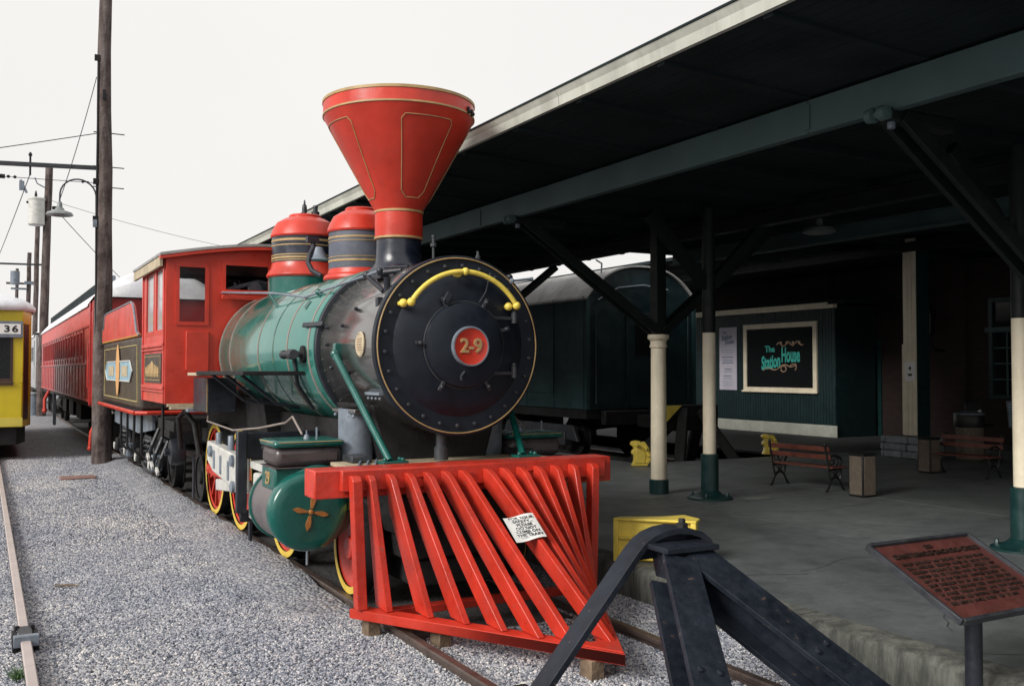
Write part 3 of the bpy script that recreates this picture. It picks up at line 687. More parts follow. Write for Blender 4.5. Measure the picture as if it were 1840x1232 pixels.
# bracket plates across the seam
for y, a in ((9.0, 16),):
    m = MB(); m.beam(boil(8.78, a, .80), boil(9.30, a, .83), .03, .045, (boil(9, a) - Vector((X0, 9, SB)))); m.build('side_bracket', BLACK, LO, bev=.006)
m = MB(); m.obox(boil(9.6, 34, .82), (0, .03, 0), Vector((.56, 0, .83)) * .05, (.004, 0, 0)); m.build('hole_plate', JACKET, LO)
# check valve and its flange
p = boil(9.28, -4, .80)
m = MB(); m.lathe([(.085, 0), (.085, .025)], p, (-1, 0, 0), 20); m.build('valve_flange', GRIME, LO)
m = MB(); m.lathe([(.03, 0), (.03, .10), (.05, .11), (.05, .15), (.03, .16)], p, (-1, 0, 0), 14); m.lathe([(.045, -.08), (.05, -.03), (.035, -.02), (.045, .05), (.045, .12), (.03, .14), (.03, .26), (.045, .27), (.045, .30)], p + Vector((-.12, 0, .0)), (0, 1, 0), 14)
m.build('check_valve', STEEL, LO)
m = MB(); m.tube([p + Vector((-.10, .25, 0)), p + Vector((-.02, .30, -.02)), p + Vector((-.00, .30, -.12)), p + Vector((.03, .32, -.3)), p + Vector((.20, .34, -.55))], .02, 8); m.build('feed_pipe', STEEL, LO)
# ---- chimney
SC = (X0 - .025, 8.76, 0)
m = MB(); m.lathe([(.36, 2.86), (.31, 2.935), (.262, 2.975), (.228, 3.02), (.218, 3.10), (.214, 3.26)], SC, seg=56); m.build('stack_base', DOMEB, LO)
m = MB(); m.lathe([(.222, 3.245), (.230, 3.25), (.230, 3.515), (.222, 3.52)], SC, seg=56); m.build('stack_collar', RED, LO)
m = MB(); m.lathe([(.230, 3.248), (.237, 3.25), (.237, 3.268), (.230, 3.27)], SC, seg=56, cap=False); m.lathe([(.230, 3.498), (.238, 3.502), (.238, 3.52), (.230, 3.523)], SC, seg=56, cap=False); m.build('collar_trim', GOLD, LO)
m = MB(); m.lathe([(.228, 3.515), (.722, 4.405), (.725, 4.41), (.725, 4.55), (.69, 4.555), (.70, 4.50), (.42, 4.30), (0, 4.25)], SC, seg=80, cap=False); m.build('stack_funnel', RED, LO, angle=15)
m = MB(); m.lathe([(.725, 4.405), (.731, 4.407), (.731, 4.422), (.725, 4.424)], SC, seg=80, cap=False); m.lathe([(.725, 4.53), (.733, 4.532), (.733, 4.558), (.69, 4.56)], SC, seg=80, cap=False); m.build('funnel_trim', GOLD, LO)
def conept(a, z, off=.004):
    r = .228 + (z - 3.515) / .89 * .494 + off; return Vector((SC[0] + r * math.cos(a), SC[1] + r * math.sin(a), z))
for pc in (-90, 180, 90, 0):
    pc += 3
    cor = []
    def seg(a0, z0, a1, z1, n):
        for i in range(n): cor.append(conept(R(pc + a0 + (a1 - a0) * i / n), z0 + (z1 - z0) * i / n))
    seg(-20, 4.31, 20, 4.31, 12); seg(20, 4.31, 23, 4.27, 2); seg(23, 4.27, 21, 3.68, 14); seg(21, 3.68, 13, 3.62, 3)
    seg(13, 3.62, -13, 3.62, 5); seg(-13, 3.62, -21, 3.68, 3); seg(-21, 3.68, -23, 4.27, 14); seg(-23, 4.27, -20, 4.31, 2)
    m = MB(); m.tube(cor, .0042, 5, True); m.build('gold_panel_line', GOLD, LO)
for a, z in ((-52, 4.44), (-45, 4.435)):
    a += 2
    p = Vector((SC[0] + .728 * math.cos(R(a)), SC[1] + .728 * math.sin(R(a)), z)); m = MB(); m.obox(p, (.012, .01, 0), (-.01, .016, .0), (.0, .004, .03)); m.ball(p + Vector((.02, 0, -.01)), .02, 8); m.build('funnel_bolt', GRIME, LO)
# ---- domes
def dome(y, rb, zs, mat_body, name, stripes, rt):
    # zs: saddle, flare bottom, body bottom, body top, cap top
    zb, z1, z2, z3, z4 = zs; c = (X0, y, 0)
    m = MB(); m.lathe([(rb * 1.10, zb - .3), (rb * 1.10, z1)], c, seg=48); D = m.build(name, GREEN, LO)
    m = MB(); m.lathe([(rb * 1.14, z1), (rb * 1.17, z1 + .02), (rb * 1.14, z1 + .05), (rb * 1.04, z1 + (z2 - z1) * .6), (rb * 1.0, z2)], c, seg=48); m.build('dome_flare', RED, D)
    m = MB(); m.lathe([(rb, z2), (rb, z3)], c, seg=48); m.build('dome_band', mat_body, D)
    h = z4 - z3
    m = MB(); m.lathe([(rb + .012, z3), (rb + .02, z3 + .02), (rb * .99, z3 + h * .35), (rb * .86, z3 + h * .66), (rb * .62, z3 + h * .86), (rt, z3 + h * .92), (rt, z3 + h), (rt * .93, z3 + h + .012), (0, z3 + h + .014)], c, seg=48); m.build('dome_cap', RED, D, angle=28)
    m = MB()
    for z, w in stripes: m.lathe([(rb, z), (rb + .005, z + .001), (rb + .005, z + w), (rb, z + w + .001)], c, seg=48, cap=False)
    m.build('gold_stripe', GOLD, D); return D
sd = dome(9.9, .34, (2.8, 2.94, 3.06, 3.45, 3.71), DOMEG, 'sand_dome', [(3.375, .02), (3.34, .008), (3.13, .022), (3.175, .008)], .17)
sd2 = dome(11.97, .405, (2.9, 3.14, 3.32, 3.64, 3.925), DOMEB, 'steam_dome', [(3.575, .028), (3.52, .014), (3.335, .012), (3.36, .026), (3.40, .014)], .20)
m = MB(); m.lathe([(.03, 0), (.032, .08), (.028, .12), (.012, .14), (.012, .17), (.006, .19)], (X0 - .03, 11.9, 3.93), seg=12); m.build('safety_valve', BLACK, LO)
m = MB(); m.lathe([(.052, 0), (.052, .05), (.03, .06), (.03, .10), (.036, .105), (.03, .13)], (X0 + .11, 11.9, 3.93), seg=12); m.build('whistle', BLACK, LO)
m = MB(); m.tube([(X0 - .32, 10.28, 3.02), (X0 - .40, 10.35, 3.08), (X0 - .43, 10.4, 3.17), (X0 - .40, 10.42, 3.27), (X0 - .36, 10.44, 3.34), (X0 - .36, 10.45, 3.42)], .028, 10); m.box(X0 - .43, X0 - .30, 10.41, 10.49, 3.40, 3.46); m.build('bell_yoke', BLACK, LO)
m = MB(); m.lathe([(.0, .10), (.05, .09), (.07, .04), (.10, -.03), (.12, -.05)], (X0 - .30, 10.45, 3.26), seg=16); m.build('bell', GREYM, LO)
# ---- hand rail on the left and right sides
for s in (-1, 1):
    hx = X0 + s * .62
    P = [(hx, 7.70, 2.83), (hx, 9.85, 2.75), (X0 + s * .69, 10.9, 2.86) if s < 0 else (hx, 10.9, 2.8), (X0 + s * .77, 13.15, 3.02)]
    m = MB(); m.tube(P, .0135, 8); h = m.build('side_handrail', GREYM, LO)
    m = MB()
    m.ball((hx, 7.70, 2.83), .03, 10); m.ball((hx, 8.02, 2.82), .035, 10)
    m.tube([(hx, 8.02, 2.82), (X0 + s * .60, 7.66, 2.655)], .022, 8); m.build('stanchion', BLACK, h)
    m = MB(); m.lathe([(.028, 0), (.028, .14), (.035, .15)], (X0 + s * .585, 7.62, 2.62), (0, 0, 1), 10); m.box(X0 + s * .66 - .02, X0 + s * .66 + .02, 7.58, 7.64, 2.50, 2.60); m.build('pipe_stub', BLACK, LO)
    m = MB(); m.tube([(hx, 9.4, 2.767), (X0 + s * .55, 9.12, 2.68)], .02, 8); m.ball((hx, 9.4, 2.767), .034, 10); m.box(X0 + s * .55 - .04, X0 + s * .55 + .04, 9.08, 9.12, 2.72 - .08, 2.72 - .02); m.build('stanchion', GREEN, h)
    m = MB(); m.tube([(X0 + s * .70, 11.0, 2.87), (X0 + s * .62, 10.9, 2.70)], .018, 8); m.build('stanchion', GREEN, h)
# fittings on top of the smokebox
m = MB(); m.lathe([(.012, 0), (.012, .13), (.028, .135), (.028, .16), (.014, .17), (.014, .21), (.018, .215), (.018, .235)], (X0 - .12, 7.72, 2.93), seg=10); m.build('lubricator', STEEL, LO)
m = MB(); m.lathe([(.02, 0), (.025, .03), (.012, .05), (.012, .08)], (X0 + .20, 7.5, 2.94), seg=8); m.build('top_fitting', STEEL, LO)
m = MB(); m.tube([(X0 + .50, 7.44, 2.77), (X0 + .70, 7.44, 2.80)], .012, 8); m.ball((X0 + .50, 7.44, 2.77), .026, 8); m.ball((X0 + .70, 7.44, 2.80), .017, 8); m.build('side_knob', GREYM, LO)
m = MB(); m.box(X0 - .50, X0 - .42, 8.0, 8.2, 2.80, 2.86); m.tube([(X0 - .52, 8.0, 2.84), (X0 - .36, 7.86, 2.86)], .022, 8); m.tube([(X0 - .36, 8.25, 2.92), (X0 - .28, 7.9, 2.90)], .014, 6); m.build('stack_clamp', BLACK, LO)
# ---- braces from smokebox to deck
for s in (-1, 1):
    a = Vector((X0 + s * .80, 8.33, 2.14)); b = Vector((X0 + s * .62, 7.46, 1.26))
    m = MB(); m.tube([a, b], .030, 14); br = m.build('front_brace', GREEN, LO)
    m = MB(); m.obox(a + Vector((s * -.03, .02, .02)), (.035, 0, 0), (0, .035, 0), (0, 0, .075)); m.ball(a, .04, 10); m.build('brace_lug', GREEN, br, bev=.008)
    m = MB(); m.obox(b + Vector((.03, .0, -.012)), (.11, 0, 0), (0, .07, 0), (0, 0, .012))
    for dx, dy in ((-.05, -.03), (.10, .03), (.10, -.04)): m.lathe([(.02, 0), (.02, .02), (.012, .025)], b + Vector((dx, dy, 0)), (0, 0, 1), 6)
    m.build('brace_foot', GREEN, br, bev=.004)
# rivet angle under the smokebox, saddle and steam pipes
for s in (-1, 1):
    m = MB(); p = boil(8.05, -32, .765); px = X0 + s * (X0 - p.x) * 1
    m.box(px - .02, px + .02, 7.58, 7.92, p.z - .012, p.z + .012)
    for k in range(4): m.ball((px - s * -.0, 7.61 + k * .09, p.z - .04), .014, 8)
    m.build('saddle_angle', GREYM, LO)
    m = MB(); m.box(X0 + s * .66 - .09, X0 + s * .66 + .09, 7.95, 8.55, 1.62, 1.66); m.build('saddle_flange', SMOKE, LO, bev=.008)
    m = MB()
    for k in range(5): m.ball((X0 + s * .74, 8.0 + k * .12, 1.60), .018, 8)
    m.build('flange_nuts', GREYM, LO, kind='stuff')
    m = MB(); m.lathe([(.02, 1.12), (.10, 1.13), (.15, 1.17), (.155, 1.35), (.155, 1.66)], (X0 + s * .64, 8.22, 0), seg=28); m.build('steam_pipe', GREYM, LO)
    m = MB(); m.box(X0 + s * .78 - .06, X0 + s * .78 + .12, 7.75, 8.0, 1.225, 1.28); m.build('step_pad', STEEL, LO, bev=.01)
m = MB(); m.prism([(X0 - .62, 7.9, 1.70), (X0 - .48, 7.9, 1.2), (X0 - .48, 7.9, .55), (X0 + .48, 7.9, .55), (X0 + .48, 7.9, 1.2), (X0 + .62, 7.9, 1.70)], (0, .95, 0)); m.build('cylinder_saddle', GRIME, LO, bev=.02)
m = MB(); m.box(X0 - .50, X0 + .50, 7.37, 7.88, .45, 1.02); m.box(X0 - .42, X0 + .42, 7.4, 8.9, .22, .44); m.build('truck_frame', GRIME, LO, bev=.02)
m = MB(); m.lathe([(.06, -.66), (.06, .66)], (X0, 8.05, .475), (1, 0, 0), 14); m.build('pilot_axle', GRIME, LO)
m = MB(); m.lathe([(.06, 1.24), (.06, 1.34), (.045, 1.36), (.045, 1.46)], (X0 - .12, 7.55, 0), seg=16); m.build('king_pin', STEEL, LO)
# ---- frame and firebox
m = MB()
for s in (-1, 1): m.box(X0 + s * .52 - .05, X0 + s * .52 + .05, 7.34, 15.1, .66, 1.10)
for y in (9.2, 10.9, 12.7, 14.4): m.box(X0 - .47, X0 + .47, y, y + .12, .70, 1.05)
m.build('main_frame', GRIME, LO, bev=.01)
m = MB(); m.prism([(X0 - .72, 11.2, 1.66), (X0 - .60, 11.2, .75), (X0 + .60, 11.2, .75), (X0 + .72, 11.2, 1.66)], (0, 2.0, 0)); m.build('firebox', GRIME, LO, bev=.02)
m = MB(); m.box(X0 - .5, X0 + .5, 9.0, 11.3, 1.12, 1.52); m.build('frame_top', GRIME, LO)
m = MB(); m.box(X0 - .55, X0 + .55, 13.3, 15.1, .55, 1.48); m.build('ash_pan', GRIME, LO)
# ---- running boards, side tanks
for s in (-1, 1):
    xs = sorted((X0 + s * 1.37, X0 + s * .76))
    m = MB(); m.box(xs[0], xs[1], 9.35, 11.65, 1.945, 1.985); rb = m.build('running_board', GRIME, LO, bev=.004)
    xs2 = sorted((X0 + s * 1.37, X0 + s * .95)); m = MB(); m.box(xs2[0], xs2[1], 11.652, 12.2, 1.93, 1.965); m.build('board_end', DECK, rb, bev=.004)
    for y in (9.7, 10.4, 11.1):
        m = MB(); m.tube([(X0 + s * 1.3, y, 1.945), (X0 + s * .95, y, 1.66), (X0 + s * .72, y, 1.62)], .018, 8); m.build('board_bracket', BLACK, rb)
    m = MB(); m.box(X0 + s * 1.0 - .17, X0 + s * 1.0 + .17, 12.0, 12.9, 1.48, 1.90); m.build('side_box', BLACK, LO, bev=.01)
    m = MB(); m.box(X0 + s * 1.175 - .004, X0 + s * 1.175 + .004, 12.0, 12.012, 1.49, 1.89); m.build('gold_edge', GOLD, LO)
    m = MB(); m.box(X0 + s * .95 - .28, X0 + s * .95 + .28, 12.92, 13.15, 1.46, 1.5); m.build('foot_plate', GREYM, LO)
# ---- cylinders and valve chests
for s in (-1, 1):
    cx = X0 + s * 1.12; cz = .815
    m = MB(); m.lathe([(.315, .0), (.315, .66)], (cx, 8.06, cz), (0, 1, 0), 56); cy = m.build('cylinder', CYLM, LO)
    m = MB(); m.lathe([(0, -.052), (.24, -.050), (.29, -.046), (.315, -.034), (.330, -.012), (.336, .02), (.336, .09), (.318, .095)], (cx, 8.02, cz), (0, 1, 0), 56); m.build('cylinder_head', GREEN, cy, angle=40)
    m = MB(); m.lathe([(.318, 0), (.335, .005), (.335, .035), (.318, .04)], (cx, 8.70, cz), (0, 1, 0), 56); m.build('rear_flange', GREEN, cy)
    m = MB()
    for k in range(4):
        a = R(78 + 90 * k); d = Vector((math.cos(a), 0, math.sin(a))); n_ = Vector((-math.sin(a), 0, math.cos(a))); c = Vector((cx, 7.958, cz))
        m.prism([c + d * .03 + n_ * .008, c + d * .09 + n_ * .021, c + d * .12 + n_ * .02, c + d * .158, c + d * .12 - n_ * .02, c + d * .09 - n_ * .021, c + d * .03 - n_ * .008], (0, .012, 0))
    m.lathe([(0, -.016), (.018, -.012), (.022, .006)], (cx, 7.962, cz), (0, 1, 0), 16); m.build('propeller_emblem', BRONZE, cy, smooth=False)
    # head-to-chest hump, chest block, chest, lid
    m = MB(); m.lathe([(.335, 0), (.335, .10)], (cx + s * -.06, 8.03, cz + .02), (0, 1, 0), 40, a0=R(10), a1=R(170)); 
    x_ = sorted((X0 + s * 1.40, X0 + s * .80))
    m = MB(); m.box(x_[0] + .01, x_[1], 8.10, 8.53, .98, 1.18); ch = m.build('chest_block', GREEN, cy, bev=.02)
    m = MB(); m.box(x_[0] + .012, x_[1] - .01, 8.075, 8.55, 1.182, 1.345); m.build('valve_chest', BOXM, cy, bev=.05)
    m = MB(); m.box(x_[0] + .004, x_[1], 8.07, 8.555, 1.17, 1.182); m.build('chest_base', BOXM, cy, bev=.004)
    m = MB(); m.box(x_[0] - .005, x_[1] + .005, 8.055, 8.565, 1.345, 1.405); m.build('chest_lid', GREEN, cy, bev=.028)
    m = MB(); xx = x_[0] - .008
    m.tube([(x_[0] + .03, 8.052, 1.392), (x_[1] - .02, 8.052, 1.392)], .004, 5); m.tube([(x_[0] - .008, 8.09, 1.392), (x_[0] - .008, 8.53, 1.392)], .004, 5); m.build('lid_line', GOLD, cy)
    m = MB(); m.lathe([(.03, 0), (.02, .03), (.008, .035), (.008, .07)], (cx + s * -.06, 8.3, 1.405), seg=10); m.lathe([(.01, 0), (.01, .10)], (cx + .12, 8.2, 1.405), seg=8); m.build('lid_cock', GREYM, cy)
    m = MB(); m.tube([(cx - .02, 8.0, cz - .32), (cx - .02, 8.0, cz - .44)], .01, 6); m.build('drain_cock', GREYM, cy)
    if s < 0: text('29', .15, 'cylinder_number', GOLD, cy, (X0 - 1.405 + .012, 8.32, 1.075), (0, -1, 0), (0, 0, 1), .004, sx=.95, bold=.003)
# chest hump in front: rounded block joining lid block and the cylinder head
for s in (-1, 1):
    m = MB(); cx = X0 + s * 1.12
    m.lathe([(.30, 0), (.335, .012), (.335, .5)], (X0 + s * 1.03, 8.045, .86), (0, 1, 0), 40); m.build('port_casing', GREEN, LO)
# ---- wheels
def wheel(x, y, r, w, s, spokes, name, tmat, cmat, hub=.12, cw=None, parent=LO):
    m = MB(); m.lathe([(r - .065, 0), (r - .002, .0), (r, .012), (r, w), (r + .025, w + .005), (r + .025, w + .03), (r - .065, w + .03)], (x, y, r + .085), (-s, 0, 0), 56, cap=False)
    T = m.build(name, GRIME, parent)
    m = MB(); m.lathe([(r - .062, -.002), (r - .004, -.002), (r - .004, -.006), (r - .062, -.006)], (x, y, r + .085), (-s, 0, 0), 56, cap=False); m.build('tyre', tmat, T)
    m = MB(); m.lathe([(r - .10, .02), (r - .063, .012), (r - .063, w), (r - .10, w)], (x, y, r + .085), (-s, 0, 0), 56, cap=False); m.lathe([(0, -.01), (hub, -.01), (hub + .01, .01), (hub + .01, w)], (x, y, r + .085), (-s, 0, 0), 24)
    if spokes:
        for k in range(spokes):
            a = 2 * PI * k / spokes + .2; d = Vector((0, math.cos(a), math.sin(a))); c = Vector((x - s * w * .4, y, r + .085))
            m.beam(c + d * hub * .8, c + d * (r - .08), .05, .045, (1, 0, 0))
    else: m.lathe([(hub, .03), (hub + .1, .05), (r - .14, .035), (r - .09, .015)], (x, y, r + .085), (-s, 0, 0), 48, cap=False)
    if cw is not None:
        pts = [(x - s * .02, y + (r - .09) * math.cos(R(cw + a)), r + .085 + (r - .09) * math.sin(R(cw + a))) for a in range(-55, 56, 11)]
        m.prism(pts, (-s * .07, 0, 0))
    m.build('wheel_centre', cmat, T); return T
for s in (-1, 1):
    xo = X0 + s * .80
    wheel(xo + s * .0, 9.93, .60, .13, s, 12, 'driving_wheel', TYRE, RED, .13, 200)
    wheel(xo, 11.88, .60, .13, s, 12, 'driving_wheel', TYRE, RED, .15, 200)
    wheel(xo, 13.35, .60, .13, s, 12, 'driving_wheel', TYRE, RED, .13, 200)
    wheel(X0 + s * .76, 8.05, .39, .12, s, 0, 'pilot_wheel', TYRE, RED, .09)
    wheel(X0 + s * .76, 14.6, .36, .12, s, 0, 'trailing_wheel', GRIME, GRIME, .09)
    # motion: side rod, main rod, crosshead, guides, yoke
    rx = X0 + s * .87
    m = MB(); m.beam((rx, 9.93, .685), (rx, 13.35, .685), .05, .10, (1, 0, 0))
    for y in (9.93, 11.88, 13.35): m.lathe([(.07, 0), (.07, .06), (.04, .065), (.04, .07)], (rx + s * -.03, y, .685), (s, 0, 0), 20)
    m.build('side_rod', RED, LO, bev=.006)
    rx = X0 + s * 1.10
    m = MB(); m.beam((rx, 9.2, .87), (rx, 11.7, .66), .06, .13, (1, 0, 0)); m.build('main_rod', WHITEM, LO, bev=.01)
    rx = X0 + s * 1.18
    m = MB(); m.prism([(rx, 9.85, .78), (rx, 11.05, .88), (rx, 11.35, .98), (rx, 11.35, 1.20), (rx, 9.80, 1.13)], (s * .12, 0, 0)); g = m.build('rod_strap', WHITEM, LO, bev=.015)
    for y, z, h in ((10.25, .86, .20), (10.62, .89, .20), (10.95, .92, .20)):
        m = MB(); m.box(rx + s * .12 - .012, rx + s * .12 + .018, y - .035, y + .035, z, z + h); m.build('strap_key', GREYM, g, bev=.008)
    for y, z in ((10.0, .82), (10.03, 1.08), (11.1, 1.1)):
        m = MB(); m.lathe([(.06, 0), (.06, .03), (.035, .04)], (rx + s * .12, y, z), (s, 0, 0), 14); m.build('strap_bolt', GREYM, g)
    for y in (10.4, 11.0):
        m = MB(); m.lathe([(.035, 1.14), (.035, 1.30), (.028, 1.31)], (rx + s * .06, y, 0), seg=12); m.build('oil_cup', GREYM, g)
    for z in (1.07, .58):
        m = MB(); m.box(X0 + s * 1.12 - .10, X0 + s * 1.12 + .10, 8.76, 9.72, z - .035, z + .035); m.build('guide_bar', WHITEM, LO, bev=.008)
    m = MB(); m.box(X0 + s * 1.14 - .12, X0 + s * 1.14 + .12, 9.05, 9.38, .64, 1.02); m.build('crosshead', WHITEM, LO, bev=.02)
    m = MB(); m.lathe([(.04, 8.7), (.04, 9.1)], (X0 + s * 1.12, 0, .815), (0, 1, 0), 12); m.build('piston_rod', GREYM, LO)
    m = MB(); yx = X0 + s * 1.30
    m.box(yx - .05, yx + .05, 9.64, 9.72, .60, 1.40); m.box(min(yx, X0 + s * .5), max(yx, X0 + s * .5), 9.722, 9.76, 1.12, 1.38); m.box(min(yx, X0 + s * .9), max(yx, X0 + s * .9), 9.722, 9.76, .50, .62)
    m.build('guide_yoke', BLACK, LO, bev=.012)
    m = MB(); m.tube([(X0 + s * 1.18, 8.55, 1.26), (X0 + s * 1.18, 9.3, 1.26)], .025, 8); m.tube([(X0 + s * 1.18, 9.15, 1.28), (X0 + s * 1.16, 9.2, .95)], .018, 8); m.build('valve_rod', GRIME, LO)
    m = MB(); m.tube([(X0 + s * 1.10, 8.3, 1.44), (X0 + s * 1.10, 8.6, 1.58), (X0 + s * 1.12, 8.75, 1.52), (X0 + s * 1.2, 9.4, 1.44), (X0 + s * 1.2, 10.5, 1.36), (X0 + s * 1.15, 12.1, 1.38), (X0 + s * .95, 13.0, 1.5)], .010, 6); m.build('oil_pipe', BAND, LO)
    # steps, hangers and brake gear under the cab
    m = MB(); m.box(X0 + s * 1.0 - .01, X0 + s * 1.0 + .01, 13.72, 13.80, .25, .85); m.box(X0 + s * .92 - .015, X0 + s * .92 + .015, 10.85, 10.92, .12, .42); m.build('hanger_strap', BLACK, LO)
    m = MB(); m.tube([(X0 + s * 1.2, 13.6, .95), (X0 + s * 1.25, 13.5, 1.36), (X0 + s * 1.2, 13.3, 1.46), (X0 + s * 1.1, 13.2, 1.3), (X0 + s * 1.05, 13.1, .9)], .035, 10); m.build('hose', GRIME, LO)
    m = MB(); m.lathe([(.02, -.1), (.17, -.09), (.19, 0), (.17, .09), (.05, .1), (.05, .16)], (X0 + s * 1.15, 14.2, .86), (s, 0, 0), 24); m.build('air_drum', BLACK, LO)
    m = MB(); m.box(X0 + s * 1.1 - .18, X0 + s * 1.1 + .18, 13.7, 15.0, 1.16, 1.3); m.build('cab_sill', GRIME, LO, bev=.01)
    m = MB(); m.tube([(X0 + s * 1.3, 14.45, 1.5), (X0 + s * 1.3, 14.45, 1.06), (X0 + s * 1.2, 14.5, 1.0), (X0 + s * 1.0, 14.5, .98)], .02, 8); m.build('drain_pipe', GRIME, LO)
# ---- cab
CB = MB()
hx = [(X0 + a, X0 + b, c, d) for a, b, c, d in ((-1.33, -.95, 2.60, 3.37), (-.74, -.12, 3.04, 3.42), (.12, .74, 3.04, 3.42), (.95, 1.33, 2.60, 3.37))]
CB.wall('Y', 13.2, .05, X0 - 1.47, X0 + 1.47, 1.56, 3.50, hx)
arcp = [(X0 - 1.47 + 2.94 * i / 16, 13.2, 3.50 + .15 * math.sin(PI * i / 16)) for i in range(17)]
CB.prism(arcp, (0, .05, 0))
cab = CB.build('cab_front', RED, LO, smooth=False)
for a, b, c, d in hx:
    t = .028
    m = MB(); m.wall('Y', 13.185, .02, a - .02, b + .02, c - .02, d + .02, [(a + t, b - t, c + t, d - t)]); f = m.build('window_frame', RED, cab)
    m = MB(); m.box(a, b, 13.222, 13.226, c, d)
    if d - c > .5: m.build('pane', GLASS, cab)
m = MB(); m.box(X0 - .76, X0 - .10, 13.14, 13.18, 3.0, 3.05); m.box(X0 - .78, X0 - .10, 13.10, 13.14, 2.93, 2.99); m.build('window_sill', RED, cab, bev=.008)
m = MB(); m.box(X0 - 1.22, X0 - .93, 13.165, 13.2, 2.0, 2.50); m.prism([(X0 - 1.22, 13.165, 2.0), (X0 - 1.16, 13.165, 1.94), (X0 - .99, 13.165, 1.94), (X0 - .93, 13.165, 2.0)], (0, .035, 0)); m.build('cab_door', RED, cab, bev=.006)
for s in (-1, 1):
    xs = X0 + s * 1.47; th = -s * .05
    m = MB(); m.wall('X', xs, th, 13.252, 15.2, 1.56, 3.45, [(13.42, 14.02, 2.50, 3.36), (14.20, 14.90, 2.50, 3.36)]); side = m.build('cab_side', REDF, LO, smooth=False)
    for y0, y1 in ((13.42, 14.02), (14.20, 14.90)):
        m = MB(); m.wall('X', xs + s * .004, -s * .03, y0 - .03, y1 + .03, 2.47, 3.39, [(y0 + .03, y1 - .03, 2.53, 3.33)]); m.build('window_frame', RED, side)
        m = MB(); m.box(xs - s * .02 - .002, xs - s * .02 + .002, y0 + .03, y1 - .03, 2.53, 3.33); m.build('pane', glass('cab_side_glass', (.55, .57, .58), .62, .10) if s < 0 and not bpy.data.materials.get('cab_side_glass') else (bpy.data.materials.get('cab_side_glass') or GLASS), side)
    for z, w in ((2.33, .05), (2.27, .025), (1.76, .05), (1.71, .025)):
        m = MB(); m.box(min(xs, xs + s * .03), max(xs, xs + s * .03), 13.27, 15.19, z - w / 2, z + w / 2); m.build('moulding', REDF, side, bev=.008)
    m = MB(); m.box(min(xs, xs + s * .014), max(xs, xs + s * .014), 13.47, 14.95, 1.82, 2.22); pn = m.build('side_panel', BROWNP, side, bev=.004)
    m = MB()
    q = xs + s * .017
    m.tube([(q, 13.52, 1.86), (q, 13.52, 2.18), (q, 14.9, 2.18), (q, 14.9, 1.86)], .006, 5, True)
    # scroll ornament
    for k in range(-4, 5):
        yy = 14.21 + k * .13; hh = .13 - abs(k) * .018
        m.tube([(q, yy - .04, 1.94), (q, yy, 1.97 + hh), (q, yy + .04, 1.94)], .012, 6); m.ball((q, yy, 1.92), .03, 8, sc=(.3, 1, 1))
    m.ball((q, 14.21, 2.03), .09, 14, sc=(.15, 1, 1)); m.build('scroll_ornament', GOLD, pn)
    for y in (13.27, 15.14):
        m = MB(); m.box(min(xs, xs + s * .02), max(xs, xs + s * .02), y, y + .05, 1.56, 3.45); m.build('corner_post', REDF, side, bev=.004)
m = MB(); m.box(X0 - 1.42, X0 + 1.42, 15.0, 15.05, 1.56, 2.2); m.build('cab_gate', RED, LO)
m = MB(); m.box(X0 - 1.40, X0 + 1.40, 13.3, 15.6, 3.42, 3.46); m.build('cab_ceiling', GRIME, LO)
m = MB(); m.wall('Y', 15.06, .04, X0 - 1.42, X0 + 1.42, 2.2, 3.42, [(X0 - 1.30, X0 - .10, 2.21, 3.36), (X0 + .10, X0 + 1.30, 2.21, 3.36)]); m.build('rear_frame', GRIME, LO)
m = MB(); m.tube([(X0 - .6, 13.6, 3.1), (X0 - .2, 13.55, 3.22), (X0 + .4, 13.6, 3.12)], .03, 8); m.tube([(X0 - .5, 13.6, 3.2), (X0 - .5, 13.6, 2.6)], .02, 8); m.lathe([(.09, 0), (.09, .06)], (X0 - .25, 13.55, 3.12), (0, -1, 0), 16); m.build('cab_pipes', GREYM, LO)
m = MB(); m.box(X0 - 1.42, X0 + 1.42, 13.26, 15.0, 1.56, 1.60); m.build('cab_floor', WOODB, LO)
m = MB(); m.lathe([(.62, 0), (.62, .35), (.5, .40)], (X0, 13.26, SB), (0, 1, 0), 32); m.build('boiler_backhead', BLACK, LO)
m = MB()
pr_ = [(X0 - 1.56 + 3.12 * i / 20, 3.47 + .19 * math.sin(PI * i / 20)) for i in range(21)]
m.prism([(x, 13.08, z + .035) for x, z in pr_] + [(x, 13.08, z) for x, z in pr_[::-1]], (0, 2.62, 0)); m.build('cab_roof', GREYRF, LO, angle=30)
m = MB()
m.prism([(x, 13.09, z - .001) for x, z in pr_] + [(x, 13.09, z - .045) for x, z in pr_[::-1]], (0, .09, 0)); m.build('front_cornice', RED, LO, angle=30)
for s in (-1, 1):
    m = MB(); m.box(X0 + s * 1.53 - .02, X0 + s * 1.53 + .02, 13.2, 15.68, 3.34, 3.465); m.build('eave_board', DECK, LO, bev=.004)
m = MB(); m.box(X0 - 1.45, X0 - .85, 13.13, 13.19, 1.525, 1.56); m.box(X0 - 1.42, X0 - 1.0, 13.06, 13.19, 1.49, 1.524); m.build('step_board', DECK, LO)
